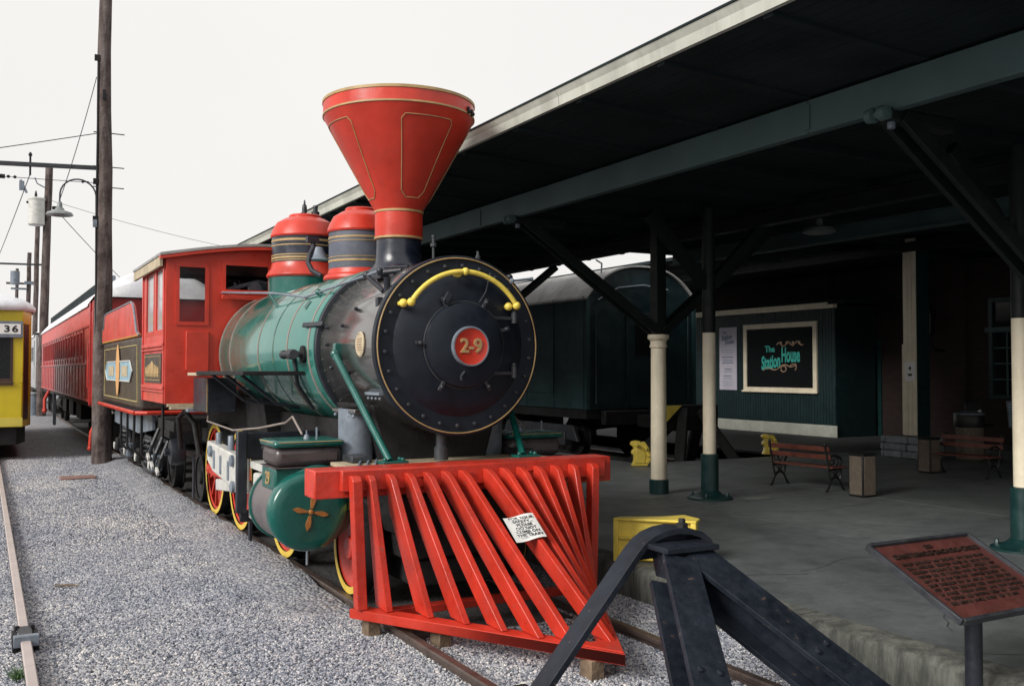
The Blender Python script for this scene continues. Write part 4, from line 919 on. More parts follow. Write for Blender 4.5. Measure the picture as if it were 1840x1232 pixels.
# ---- front beam, deck and pilot
m = MB(); m.box(2.178, 4.838, 7.10, 7.36, 1.03, 1.245); m.build('buffer_beam', REDP, LO, bev=.012)
m = MB(); m.box(2.37, 4.74, 7.035, 7.098, 1.085, 1.245); m.build('beam_plank', REDP, LO, bev=.01)
m = MB(); m.box(X0 - .95, X0 + .95, 7.365, 7.98, 1.19, 1.222); m.build('front_deck', DECK, LO, bev=.004)
for k in range(3):
    m = MB(); m.tube([(X0 - .9 + k * .07, 7.42, 1.235), (X0 - .72 + k * .07, 7.86, 1.235)], .012, 6); m.build('deck_rod', GREYM, LO)
HL, HRt, NS = Vector((2.44, 7.06, 0)), Vector((4.62, 7.06, 0)), Vector((3.58, 5.10, 0))
PL = MB()
for h, k in ((HL, 1), (HRt, -1)):
    a = [h, NS, NS + Vector((0, .30, 0)), h + Vector((k * .15, .0, 0))]
    PL.prism([Vector((p.x, p.y, .135)) for p in a], (0, 0, .073))
PL.box(2.55, 4.5, 6.90, 7.0, .142, .20)
pil = PL.build('pilot', RED, LO, bev=.005)
def slat(tx, bx, by, w=.045, k=.23, y0=6.93):
    F0 = Vector((tx, y0, 1.205)); F1 = Vector((bx, by, .211)); D = F1 - F0
    steep = abs(D.y) < .05
    def on(t, dy=0): return F0 + D * t + Vector((0, dy, 0))
    P = [Vector((tx, 7.033, 1.205)), F0 + Vector((0, .035, 0)), on(.035), on(1)]
    if steep: P += [on(1, .10), on(.16, .10)]
    else:
        P += [on(1, k)]
        t = (7.033 - k - y0) / D.y
        P += [on(max(t, .12), k) if t > .12 else on(.14, k)]
        if P[-1].y > 7.034 or t <= .12: P[-1].y = 7.033
    m = MB(); m.prism([p - Vector((w / 2, 0, 0)) for p in P], (w, 0, 0)); m.build('slat', REDP, pil, bev=.006)
LT = [2.455, 2.575, 2.735, 2.89, 3.045, 3.20, 3.35]
LB = [(2.505, 6.94), (2.665, 6.80), (2.865, 6.50), (3.02, 6.22), (3.165, 5.93), (3.30, 5.66), (3.425, 5.43)]
for tx, (bx, by) in zip(LT, LB): slat(tx, bx, by, .075 if tx < 2.5 else .052)
RT = [3.57, 3.72, 3.875, 4.035, 4.20, 4.375, 4.575]
RB = [(3.66, 5.33), (3.76, 5.50), (3.89, 5.75), (4.04, 6.03), (4.20, 6.32), (4.38, 6.65), (4.555, 6.94)]
for tx, (bx, by) in zip(RT, RB): slat(tx, bx, by, .07 if tx > 4.5 else .05)
m = MB(); m.prism([Vector((NS.x, NS.y + .02, .21)), Vector((NS.x + .15, NS.y + .30, .21)), Vector((NS.x - .15, NS.y + .30, .21))], (0, 0, .012)); m.build('nose_plate', RED, pil)
for a in (2.98, 3.40, 3.96, 4.42):
    m = MB(); m.box(a, a + .05, 7.015, 7.034, 1.17, 1.185); m.build('slat_clip', RED, pil)
NOTICE = [Vector(p) for p in ((3.398, 6.419, .893), (3.673, 6.441, .908), (3.652, 6.215, .759), (3.413, 6.205, .753))]
# ---- paper notice taped to the slats
def notice():
    TLc, TRc, BRc, BLc = NOTICE
    c = (TLc + TRc + BRc + BLc) / 4; xf = ((TRc - TLc) + (BRc - BLc)) / 2; yf = ((TLc - BLc) + (TRc - BRc)) / 2
    xv = xf.normalized(); n_ = xf.cross(yf).normalized()
    if n_.y > 0: n_ = -n_
    yv = yf.normalized(); WN, HN = xf.length, yf.length
    m = MB(); N_ = 8; vs = []
    for j in range(2):
        for i in range(N_ + 1):
            for k in range(2):
                t = i / N_ - .5
                vs.append(c + xf * t + yf * (k - .5) + n_ * (.010 + .012 * math.sin(t * 5) - .002 * j))
    fs = []; o2 = 2 * (N_ + 1)
    for i in range(N_):
        a = 2 * i; fs.append((a, a + 2, a + 3, a + 1)); fs.append((o2 + a, o2 + a + 1, o2 + a + 3, o2 + a + 2))
    m.add(vs, fs); o = m.build('paper_notice', WHITEP, None); tag(o, 'white paper notice asking visitors not to climb, taped on the red slats', 'notice')
    o['_o'] = [0, 0, 0]
    for k, t in enumerate(['FOR YOUR', 'SAFETY...', 'PLEASE', 'DO NOT', 'CLIMB ON', 'THE TRAIN']):
        text(t, HN * .135, 'line', INK, o, c + yf * (.335 - k * .138) + n_ * .024, xv, yv, .0004, sx=1.25, bold=.0008)
notice()
random.seed(4)
for (x, y, r, lab) in ((2.60, 7.02, .0, 'squared wood block under the left heel of the red pilot'), (2.83, 6.95, .3, 'dark wood block beside the first under the left heel of the pilot'), (2.94, 6.50, .1, 'upright wood block under the middle of the pilot rail'), (3.50, 5.36, .0, 'upright wood block under the pilot nose')):
    m = MB(); c, s_ = math.cos(r), math.sin(r); m.obox((x, y, .066), Vector((c, s_, 0)) * .05, Vector((-s_, c, 0)) * .07, (0, 0, .067)); o = m.build('wood_block', WOODB, None, bev=.005); tag(o, lab, 'wood block')

PALEY = paint('faded_yellow_line', (.42, .34, .14), .6, .3, 9, dirt=.5, dirtcol=(.18, .15, .09))
# ================================================================== tender
TD = thing('tender', (3.5, 19, 0), 'black tender with red coal boards and pale blue painted panel behind the cab', 'tender')
TX0, TX1, TY0, TY1 = 2.2, 4.84, 16.45, 21.9
m = MB(); m.box(TX0, TX1, TY0, TY1, 1.36, 2.54); m.build('tank', BROWNP, TD, bev=.05)
for s, x in ((-1, TX0), (1, TX1)):
    d = s * .006
    m = MB(); pts = [(16.46, 2.55), (16.75, 2.62), (17.15, 3.05), (17.45, 3.14), (21.0, 3.12), (21.45, 3.10), (21.55, 2.85), (21.9, 2.80), (21.9, 2.55)]
    m.prism([(x + s * .03, a, b) for a, b in pts], (-s * .04, 0, 0)); cbd = m.build('coal_board', REDF, TD, bev=.004)
    m = MB(); m.tube([(x + s * .03, a, b) for a, b in pts[:-1]], .016, 6); m.build('board_bead', GREYM, cbd)
    m = MB(); m.tube([(x + s * .012, 16.5, 2.56), (x + s * .012, 21.85, 2.56)], .02, 6); m.build('yellow_bead', TYRE, TD)
    m = MB(); q = x + s * .006; m.tube([(q, 16.75, 1.48), (q, 16.85, 2.40), (q, 21.6, 2.40), (q, 21.6, 1.48)], .010, 6, True); m.build('yellow_line', PALEY, TD)
    m = MB(); m.prism([(q, 17.6, 1.80), (q, 17.3, 1.98), (q, 17.6, 2.15), (q, 21.0, 2.15), (q, 21.3, 1.98), (q, 21.0, 1.80)], (s * .012, 0, 0)); pnl = m.build('blue_panel', BLUEP, TD)
    m = MB(); q2 = q + s * .014; m.tube([(q2, 17.6, 1.80), (q2, 17.3, 1.98), (q2, 17.6, 2.15), (q2, 21.0, 2.15), (q2, 21.3, 1.98), (q2, 21.0, 1.80)], .013, 6, True); m.build('white_border', WHITEM, pnl)
    m = MB()
    for yy in (18.3, 20.3): m.box(min(q2, q2 + s * .006), max(q2, q2 + s * .006), yy - .4, yy + .4, 1.88, 2.07)
    m.build('gold_letters_block', DECK, pnl)
    m = MB(); zz = [1.52, 1.62, 1.74, 1.98, 2.22, 2.34, 2.46]; ww = [.02, .14, .20, .26, .20, .14, .02]
    m.prism([(q2 + s * .004, 19.2 - w, z) for z, w in zip(zz, ww)] + [(q2 + s * .004, 19.2 + w, z) for z, w in list(zip(zz, ww))[::-1]], (s * .014, 0, 0)); m.build('gold_spindle', paint('orange_gold_paint', (.60, .33, .14), .5, .15, 8), TD, bev=.004)
    m = MB(); m.tube([(x + s * .06, TY0 + .12, 1.31), (x + s * .075, TY0 + .35, 1.31), (x + s * .075, 21.9, 1.31)], .035, 10); m.build('red_rim', RED, TD)
m = MB(); m.tube([(TX0 - .05, TY0 + .10, 1.31), (TX0 + .1, TY0 - .02, 1.31), (TX1 - .1, TY0 - .02, 1.31), (TX1 + .05, TY0 + .10, 1.31)], .035, 10); m.build('red_rim', RED, TD)
m = MB(); m.box(TX0 + .04, TX1 - .04, TY0 + .06, TY1 - .06, 1.285, 1.358); m.build('tank_floor', GRIME, TD)
for x in (2.42, 4.62):
    m = MB(); m.prism([(x, 16.7, 1.28), (x, 16.7, 1.02), (x, 18.3, .88), (x, 21.8, .92), (x, 21.8, 1.28)][::-1], (.05, 0, 0)); m.build('sill', GREYM, TD, bev=.005)
m = MB(); m.box(2.5, 4.6, 15.6, 16.7, .85, 1.26); m.build('drawbar_box', GRIME, TD, bev=.02)
m = MB(); m.box(3.0, 4.0, 15.0, 16.0, .9, 1.1); m.build('drawbar', GRIME, TD)
for yc in (17.5, 20.6):
    for s in (-1, 1):
        for dy in (-.8, .8):
            wheel(X0 + s * .80, yc + dy, .40, .12, s, 0, 'truck_wheel', GRIME, GRIME, .1, parent=TD)
        x = X0 + s * 1.05
        m = MB(); m.tube([(x, yc - 1.0, .50), (x, yc - .8, .62), (x, yc - .3, .85), (x, yc + .3, .85), (x, yc + .8, .62), (x, yc + 1.0, .5)], .035, 6); m.tube([(x, yc - 1.0, .44), (x, yc - .3, .30), (x, yc + .3, .30), (x, yc + 1.0, .44)], .035, 6); m.build('truck_frame', STEEL, TD)
        for dy in (-.8, .8):
            m = MB(); m.box(x - .09, x + .09, yc + dy - .11, yc + dy + .11, .36, .62); m.build('journal_box', GREYM if dy < 0 else GRIME, TD, bev=.03)
            m = MB(); m.obox((x + s * .11, yc + dy, .46), (.016, 0, 0), (0, .05, .02), (0, -.02, .055)); m.build('journal_lid', WHITEM, TD, bev=.008)
        for dy in (-.2, 0, .2):
            m = MB(); m.tube([(x + .05 * math.cos(t * .9), yc + dy + .05 * math.sin(t * .9), .38 + t * .013) for t in range(34)], .014, 5); m.build('spring', STEEL, TD)
for y in (17.0, 17.9, 18.8, 19.7):
    m = MB(); m.tube([(2.30, y, 1.30), (2.30, y, .62), (2.4, y - .05, .5)], .022, 6); m.build('brake_hanger', GRIME, TD)
# bent brake levers and hoses between cab and tender
for k, (y, z) in enumerate(((16.2, .72), (15.8, .62), (15.3, .58))):
    m = MB(); m.tube([(2.45, y, z + .35), (2.34, y - .06, z + .1), (2.30, y + .04, z - .1), (2.36, y + .16, z - .14)], .03, 8); m.ball((2.30, y + .04, z - .1), .05, 8); m.build('brake_lever', STEEL, TD)
    m = MB(); m.obox((2.28, y - .1, z - .08), (.02, 0, 0), (0, .08, .03), (0, -.01, .03)); m.build('lever_end', WHITEM, TD, bev=.006)

# ================================================================== buffer stop
BS = thing('buffer_stop', (X0, 4.3, 0), 'dark blue-grey steel buffer stop with curved top bar at the end of the track', 'buffer stop')
m = MB(); m.box(2.42, 2.66, 4.45, 4.75, .0, .27); m.build('rail_shoe', GRIME, BS, bev=.01)
def hleg(p, q, side, mat=STOPP, name='leg', w=.21, d=.20, t=.016):
    p, q = Vector(p), Vector(q); ax = (q - p).normalized(); u = Vector(side); u = (u - ax * u.dot(ax)).normalized(); v = ax.cross(u)
    if v.z < 0: v = -v
    m = MB(); c = (p + q) / 2; h = (q - p) / 2
    m.obox(c + v * (d / 2), h, u * w / 2, v * t); m.obox(c - v * (d / 2), h, u * w / 2, v * t); m.obox(c, h, u * t * .8, v * (d / 2 - t - .001))
    L_ = m.build(name, mat, BS, bev=.003, smooth=False)
    for f in (.5,):
        for s in (-.5, .5):
            m = MB(); m.lathe([(.017, 0), (.017, .012), (.010, .016)], p.lerp(q, f) + v * (d / 2 + t) + u * (.05 * s * 2), v, 8); m.build('rivet', mat, L_)
    return L_
ap = Vector((X0, 4.42, 1.02))
hleg((3.365, 4.33, .885), (2.73, 3.10, .06), (1, .0, 0), w=.205)
hleg((3.49, 4.36, .90), (4.10, 3.10, .06), (1, .0, 0), w=.215)
# tension bar bent over the head
pts = [(2.64, 4.60, .24), (3.255, 4.55, .975), (3.30, 4.545, 1.018), (3.35, 4.54, 1.050), (3.42, 4.53, 1.074), (3.50, 4.52, 1.083), (3.58, 4.51, 1.076), (3.65, 4.50, 1.053), (3.695, 4.49, 1.015), (3.715, 4.48, .96)]
m = MB(); vs = []; fs = []
wv = Vector((.15, .98, 0)).normalized() * .088
for i, p in enumerate(pts):
    p = Vector(p); a = Vector(pts[max(0, i - 1)]); b = Vector(pts[min(len(pts) - 1, i + 1)]); d = (b - a).normalized(); n_ = d.cross(wv).normalized() * .018
    if n_.z < 0: n_ = -n_
    if i == 0: n_ = Vector((-.018, 0, .008))
    vs += [p - wv - n_, p + wv - n_, p + wv + n_, p - wv + n_]
for i in range(len(pts) - 1):
    for j in range(4): fs.append((i * 4 + j, i * 4 + (j + 1) % 4, (i + 1) * 4 + (j + 1) % 4, (i + 1) * 4 + j))
k = (len(pts) - 1) * 4; fs += [(0, 1, 2, 3), (k + 3, k + 2, k + 1, k)]
m.add(vs, fs); m.build('tension_bar', STOPP, BS, bev=.003)
m = MB(); m.obox((3.455, 4.36, 1.012), (.178, -.005, 0), (.005, .10, 0), (0, 0, .015)); m.build('head_plate', STOPP, BS, bev=.004)
m = MB(); m.prism([(3.36, 4.42, .995), (3.74, 4.42, .995), (3.70, 4.42, .82), (3.40, 4.42, .82)], (0, .12, 0)); m.build('head_web', STOPP, BS, bev=.004)
m = MB(); m.prism([(3.27, 4.50, .93), (3.70, 4.50, .94), (3.68, 4.50, 1.01), (3.63, 4.50, 1.040), (3.57, 4.50, 1.055), (3.50, 4.50, 1.062), (3.42, 4.50, 1.055), (3.35, 4.50, 1.03), (3.29, 4.50, .98)][::-1], (0, .04, 0)); m.build('head_filler', STOPP, BS)
m = MB(); m.lathe([(.036, 0), (.036, .022), (.022, .026), (.022, .045), (.018, .05)], (3.535, 4.47, 1.098), (0, 0, 1), 6); m.build('head_bolt', GRIME, BS)
m = MB(); m.tube([(2.96, 3.62, .44), (2.90, 3.55, .30), (2.88, 3.5, .1)], .012, 6); m.build('brace_rod', GRIME, BS)
for x in (2.745, 4.27):
    m = MB(); m.box(x - .12, x + .12, 3.0, 3.25, .02, .12); m.build('rail_shoe', GRIME, BS, bev=.01)

# ================================================================== plaque on a post
PQ = thing('plaque', (4.80, 3.55, 0), 'reddish brown plaque with raised lettering on a dark round post', 'plaque')
TL = Vector((4.33, 3.846, 1.017)); wv = Vector((.85, 0, 0)); dv = Vector((0, -.596, -.285)); n_ = wv.cross(-dv).normalized()
if n_.z < 0: n_ = -n_
c = TL + wv / 2 + dv / 2
m = MB(); m.obox(c - n_ * .012, wv / 2 * .985, dv / 2 * .985, n_ * .010); pl = m.build('plate', PLAQ, PQ, bev=.003)
m = MB()
W2, D2 = wv / 2, dv / 2
for a, b in ((1, 0), (-1, 0)): m.obox(c + W2 * a * .99, W2.normalized() * .011, D2 * 1.0, n_ * .018)
for b in (1, -1): m.obox(c + D2 * b * .99, W2 * .965, D2.normalized() * .011, n_ * .018)
m.build('border', STEEL, PQ, bev=.003)
ux = wv.normalized(); uy = -dv.normalized(); on = c + n_ * .002
text('THE', .032, 'word', PLETT, pl, on + uy * .262, ux, uy, .005, bold=.0015)
text('CHATTANOOGA', .050, 'heading', PLETT, pl, on + uy * .205 - ux * .145, ux, uy, .006, sx=1.0, bold=.0006)
text('CHOO-CHOO', .050, 'heading', PLETT, pl, on + uy * .205 + ux * .21, ux, uy, .006, sx=1.0, bold=.0006)
m = MB(); random.seed(9)
for r_ in range(10):
    y_ = .14 - r_ * .0375; x_ = -.335; lim = .335 if r_ < 9 else .2
    while x_ < lim:
        L_ = random.choice([2, 3, 4, 5, 6, 7, 8])
        for k in range(L_):
            if x_ > lim: break
            o_ = on + ux * x_ + uy * y_
            # small upright and cross strokes: worn letters too small to read
            h_ = random.choice([.009, .009, .012])
            m.obox(o_ - ux * .0045, ux * .0016, uy * h_, n_ * .004)
            if random.random() < .75: m.obox(o_ + ux * .0040, ux * .0015, uy * h_ * random.uniform(.5, 1), n_ * .0039)
            if random.random() < .7: m.obox(o_ + uy * random.choice([-.6, 0, .8]) * h_, ux * .0035, uy * .0014, n_ * .0037)
            x_ += .0165
        x_ += .016
m.build('small_lettering', PLETT, pl, kind='stuff', smooth=False)
m = MB(); m.lathe([(.046, -.02), (.046, .80), (.06, .81), (.06, .83)], (4.80, 3.53, 0), seg=24); m.build('post', BLACK, PQ)
# ================================================================== red coach behind the tender
def roofprof(x0, x1, ze, zc, n=18, pw=.55):
    out = []
    for i in range(n + 1):
        t = -1 + 2 * i / n; out.append(((x0 + x1) / 2 + (x1 - x0) / 2 * t, ze + (zc - ze) * (1 - abs(t) ** 2.6)))
    return out
def coach(name, x0, x1, y0, y1, zb, ze, zc, label, body, endm, roof, winmat, group=None, wins=None, clere=True, beltmat=None):
    T = thing(name, ((x0 + x1) / 2, (y0 + y1) / 2, 0), label, 'railway coach')
    w0, w1 = 2.22 + (zb - 1.25), 2.95
    holes = wins(y0, y1) if wins else []
    hs = [(a, b, c, d) for a, b, c, d in holes]
    for s, x in ((-1, x0), (1, x1)):
        m = MB(); m.wall('X', x, -s * .08, y0, y1, zb, ze, hs); side = m.build('side', body, T, smooth=False)
        for a, b, c, d in hs:
            m = MB(); m.wall('X', x + s * .012, -s * .04, a - .035, b + .035, c - .035, d + .035, [(a + .03, b - .03, c + .03, d - .03)]); f = m.build('window', body, side)
            m = MB(); m.box(x - s * .045 - .003, x - s * .045 + .003, a, b, c, d); m.build('pane', winmat, f)
    m = MB(); m.box(x0 + .09, x1 - .09, y0 + .002, y0 + .08, zb, ze + .06)
    m.build('end', endm, T, smooth=False)
    m = MB(); m.box(x0 + .09, x1 - .09, y1 - .08, y1 - .002, zb, ze); m.build('end', endm, T, smooth=False)
    m = MB(); P = roofprof(x0 - .05, x1 + .05, ze - .02, zc); m.prism([(x, y0 + 1.4, z) for x, z in P] + [(x, y0 + 1.4, z - .035) for x, z in P[::-1]], (0, y1 - y0 - 1.3, 0))
    vs = []; fs = []; nn = len(P)
    for j in range(9):
        t = j / 8; q = math.sqrt(max(0, 1 - (1 - t) ** 2))
        for x, z in P: vs.append((x, y0 - .10 + 1.5 * t, ze - .02 + .10 * (1 - t) + (z - ze + .02) * q))
    for j in range(8):
        for i in range(nn - 1): fs.append((j * nn + i, j * nn + i + 1, (j + 1) * nn + i + 1, (j + 1) * nn + i))
    m.add(vs, fs); m.build('roof', roof, T, angle=30)
    m = MB(); m.box(x0 + .05, x1 - .05, y0 + .1, y1 - .1, zb - .12, zb - .002); m.build('floor', GRIME, T)
    return T
def redwins(y0, y1):
    out = []; y = y0 + 3.0
    while y < y1 - 2: out += [(y, y + .62, 2.30, 2.93)]; y += .98
    return out
RC = coach('railway_coach', 2.12, 4.98, 22.75, 44.6, 1.26, 3.50, 4.28, 'long red passenger coach with a pale roof behind the tender', REDC, REDC, WHITER, DGLASS, wins=redwins)
m = MB(); m.box(2.40, 2.48, 25.0, 44.0, 3.80, 4.10); m.build('roof_duct', SOFFIT, RC)
m = MB(); m.box(2.34, 2.62, 23.7, 24.7, 3.7, 4.14); m.build('roof_box', GREYM, RC, bev=.02)
for s, x in ((-1, 2.12), (1, 4.98)):
    for z, h, t in ((2.13, .05, .035), (3.0, .035, .025), (1.29, .05, .025)):
        m = MB(); m.box(min(x, x + s * t), max(x, x + s * t), 23.9, 44.6, z - h / 2, z + h / 2); m.build('belt_rail', REDC, RC, bev=.006)
    y = 24.0
    while y < 44.5:
        m = MB(); m.box(min(x, x + s * .014), max(x, x + s * .014), y - .02, y + .02, 1.32, 2.10); m.build('batten', REDC, RC); y += .98
    y = 25.62
    while y < 43.5:
        m = MB(); m.box(min(x, x + s * .022), max(x, x + s * .022), y - .07, y + .03, 2.165, 2.975); m.build('window_post', REDC, RC); y += .98
    m = MB(); m.box(min(x, x + s * .05), max(x, x + s * .05), 22.8, 22.95, 1.2, 3.5); m.build('corner_post', REDC, RC, bev=.008)
    m = MB(); m.box(min(x, x + s * .04), max(x, x + s * .04), 23.6, 23.78, 1.2, 3.5); m.build('door_post', REDC, RC, bev=.008)
    m = MB(); m.box(min(x, x + s * .012), max(x, x + s * .012), 22.96, 23.59, 1.3, 3.3); m.build('vestibule_door', REDC, RC)
    m = MB(); m.tube([(x + s * .07, 23.69, 1.6), (x + s * .07, 23.69, 2.6)], .015, 6); m.build('grab_iron', REDF, RC)
for yc in (26.2, 41.5):
    for s in (-1, 1):
        for dy in (-.95, .95): wheel(X0 + s * .80, yc + dy, .43, .12, s, 0, 'truck_wheel', GRIME, GRIME, .1, parent=RC)
        x = X0 + s * 1.02; m = MB(); m.box(x - .05, x + .05, yc - 1.4, yc + 1.4, .52, .72)
        for dy in (-.95, .95): m.box(x - .12, x + .12, yc + dy - .12, yc + dy + .12, .36, .66)
        m.build('truck_frame', GRIME, RC, bev=.02)
for y in (29.5, 32.2, 35.0):
    m = MB(); m.box(2.4, 3.1, y, y + 1.6, .62, 1.13); m.build('underfloor_box', GRIME, RC, bev=.02)
m = MB(); m.lathe([(.22, 0), (.24, .1), (.24, 1.7), (.22, 1.8)], (2.6, 37.5, .85), (0, 1, 0), 20); m.build('air_tank', GRIME, RC)
m = MB(); m.tube([(2.20, 22.75, 1.0), (2.05, 22.7, .66), (2.03, 22.7, .36)], .04, 8); m.ball((2.03, 22.7, .32), .055, 8); m.build('coupler_handle', RED, RC)
m = MB(); m.tube([(2.15, 40.0, 1.2), (2.0, 39.8, .9), (2.0, 39.7, .55)], .06, 8); m.ball((2.0, 39.7, .5), .09, 8); m.build('coupler_handle', RED, RC)
m = MB(); m.box(2.10, 2.2, 36.6, 36.75, .12, 1.2); m.build('step_hanger', GREYM, RC)
for x, s in ((2.12, -1), (4.98, 1)):
    m = MB(); m.box(min(x, x + s * .012), max(x, x + s * .012), 23.8, 44.5, 3.03, 3.47); m.build('letterboard', REDF, RC)  # paler red strip: pinkish sheen put into the colour

def silverwins(y0, y1):
    out = []; y = y0 + 2.4
    while y < y1 - 2: out += [(y, y + 1.3, 2.35, 3.05)]; y += 1.75
    return out
SCH = coach('silver_coach', 2.0, 4.95, 46.9, 70.0, 1.2, 3.52, 4.15, 'silver corrugated stainless steel coach beyond the red coach', SILVER, GREYRF, WHITER, DGLASS, wins=silverwins)
m = MB()
for k in range(9): m.box(1.98, 2.0, 47.0, 69.9, 1.28 + k * .1, 1.33 + k * .1)
m.build('fluted_side', SILVER, SCH, kind='stuff')
m = MB(); m.box(1.985, 2.02, 48.2, 48.9, 1.6, 3.3); m.build('door', GREYM, SCH)
for yc in (50, 66):
    for dy in (-1, 1): wheel(X0 - .8, yc + dy, .43, .12, -1, 0, 'truck_wheel', GRIME, GRIME, .1, parent=SCH)
# bin and small kit between the coaches
BN = thing('trash_drum', (2.0, 44.9, 0), 'blue-grey drum standing beside the far end of the red coach', 'drum')
m = MB(); m.lathe([(.30, 0), (.31, .9), (.33, .92)], (1.98, 47.8, 0), seg=20); m.build('drum_body', GREYM, BN)
m = MB(); m.lathe([(.34, .92), (.34, .96), (.1, 1.02)], (1.98, 47.8, 0), seg=20); m.build('lid', LAMPG, BN)

# ================================================================== green coach beyond the platform
GC = thing('green_coach', (12.35, 26, 0), 'dark green railway coach with pale lit roof shoulder standing at the far platform', 'railway coach')
gx0, gx1, gy0, gy1, gb, ge, gc = 10.92, 13.78, 16.9, 40.0, 1.18, 3.52, 4.22
m = MB(); m.box(gx0, gx0 + .08, gy0, gy1, gb, ge); m.box(gx1 - .08, gx1, gy0, gy1, gb, ge); m.build('side', COACHG, GC)
m = MB(); m.box(gx0 + .081, gx1 - .081, gy0 + .05, gy0 + .12, gb, ge)
P = roofprof(gx0 + .02, gx1 - .02, ge, gc - .04); m.prism([(x, gy0 + .05, z) for x, z in P], (0, .07, 0)); m.build('end', COACHE, GC, smooth=False)
m = MB(); P = roofprof(gx0 - .02, gx1 + .02, ge - .03, gc); m.prism([(x, gy0 - .03, z) for x, z in P] + [(x, gy0 - .03, z - .04) for x, z in P[::-1]], (0, gy1 - gy0, 0)); m.build('roof', GREYRF, GC, angle=30)
m = MB(); m.box(gx0 + .05, gx1 - .05, gy0 + .1, gy1, gb - .2, gb - .002); m.build('floor', GRIME, GC)
for z in (1.35, 1.95, 2.6, 3.3):
    m = MB(); m.box(gx0 - .012, gx0, gy0, gy1, z - .012, z + .012); m.build('seam', COACHG, GC)
y = gy0 + .1
while y < gy1:
    m = MB(); m.box(gx0 - .016, gx0, y, y + .03, gb, ge); m.build('batten', COACHG, GC); y += 1.2
for y in (18.2, 20.4, 22.6):
    m = MB(); m.box(gx0 - .03, gx0, y, y + 1.2, 1.5, 2.9); m.build('baggage_door', COACHG, GC, bev=.008)
m = MB(); m.box(12.0, 12.75, gy0 + .02, gy0 + .05, gb, 3.2); dr = m.build('end_door', COACHE, GC, bev=.006)
m = MB(); m.box(12.15, 12.6, gy0 + .012, gy0 + .02, 2.3, 2.95); m.build('pane', DGLASS, dr)
for x in (11.15, 13.55):
    m = MB(); m.tube([(x, gy0 - .01, 1.3), (x, gy0 - .01, 3.3)], .016, 6); m.build('grab_rail', COACHE, GC)
for x in (11.95, 12.8):
    m = MB(); m.box(x - .03, x + .03, gy0 - .0, gy0 + .05, gb, 3.3); m.build('end_post', COACHE, GC)
m = MB(); m.tube([(11.2, gy0, 3.45), (11.7, gy0 - .02, 3.72), (12.35, gy0 - .02, 3.80), (13.0, gy0 - .02, 3.72)], .018, 6); m.build('end_trim', GREYM, GC)
m = MB(); m.tube([(11.55, gy0 + .4, 4.0), (11.5, gy0 + .3, 4.25), (11.35, gy0 + .3, 4.32)], .02, 6); m.build('roof_pipe', GREYM, GC)
m = MB(); m.box(11.3, 13.4, gy0 - .12, gy0 + .05, .85, 1.15); m.box(12.1, 12.6, gy0 - .6, gy0 - .12, .8, 1.05); m.build('buffer_sill', GRIME, GC, bev=.02)
for yc in (19.4, 35.0):
    for s in (-1, 1):
        for dy in (-1.1, 1.1): wheel(12.3 + s * .80, yc + dy, .44, .12, s, 0, 'truck_wheel', GRIME, GRIME, .1, parent=GC)
        x = 12.3 + s * 1.05; m = MB(); m.prism([(x - .05, yc - 1.7, .45), (x - .05, yc - 1.5, .8), (x - .05, yc + 1.5, .8), (x - .05, yc + 1.7, .45), (x - .05, yc + 1.0, .5), (x - .05, yc, .62), (x - .05, yc - 1, .5)], (.1, 0, 0)); m.box(x - .1, x + .1, yc - 1.25, yc - .95, .35, .66); m.box(x - .1, x + .1, yc + .95, yc + 1.25, .35, .66)
        m.build('truck_frame', STEEL, GC, bev=.02)
for y in (22.0, 24.6, 27.2, 29.8, 32.4):
    m = MB(); m.box(11.1, 13.5, y, y + 2.4, .30, .98); m.build('underfloor_blocker', STEEL, GC, bev=.03)  # added boxes that close off the bright gap below the coach

# bumper post of the green coach's track
BP = thing('bumping_post', (12.3, 15.2, 0), 'dark bumping post with yellow top plate, right of the thick cream column', 'bumping post')
m = MB(); m.prism([(11.35, 15.2, 1.30), (12.04, 15.2, 1.30), (11.60, 15.2, .93), (11.35, 15.2, .93)], (0, .05, 0)); m.build('yellow_gusset', YELLOW, BP, bev=.01)
for s in (-1, 1):
    m = MB(); m.beam((12.35 + s * .2, 15.3, 1.2), (12.35 + s * .75, 14.75, .1), .2, .2); m.build('leg', GRIME, BP, bev=.02)
    m = MB(); m.beam((12.35 + s * .25, 15.35, 1.1), (12.35 + s * .75, 16.3, .1), .2, .2); m.build('leg', GRIME, BP, bev=.02)
m = MB(); m.box(11.5, 13.0, 15.26, 15.55, .8, 1.30); m.build('head', GRIME, BP, bev=.02)

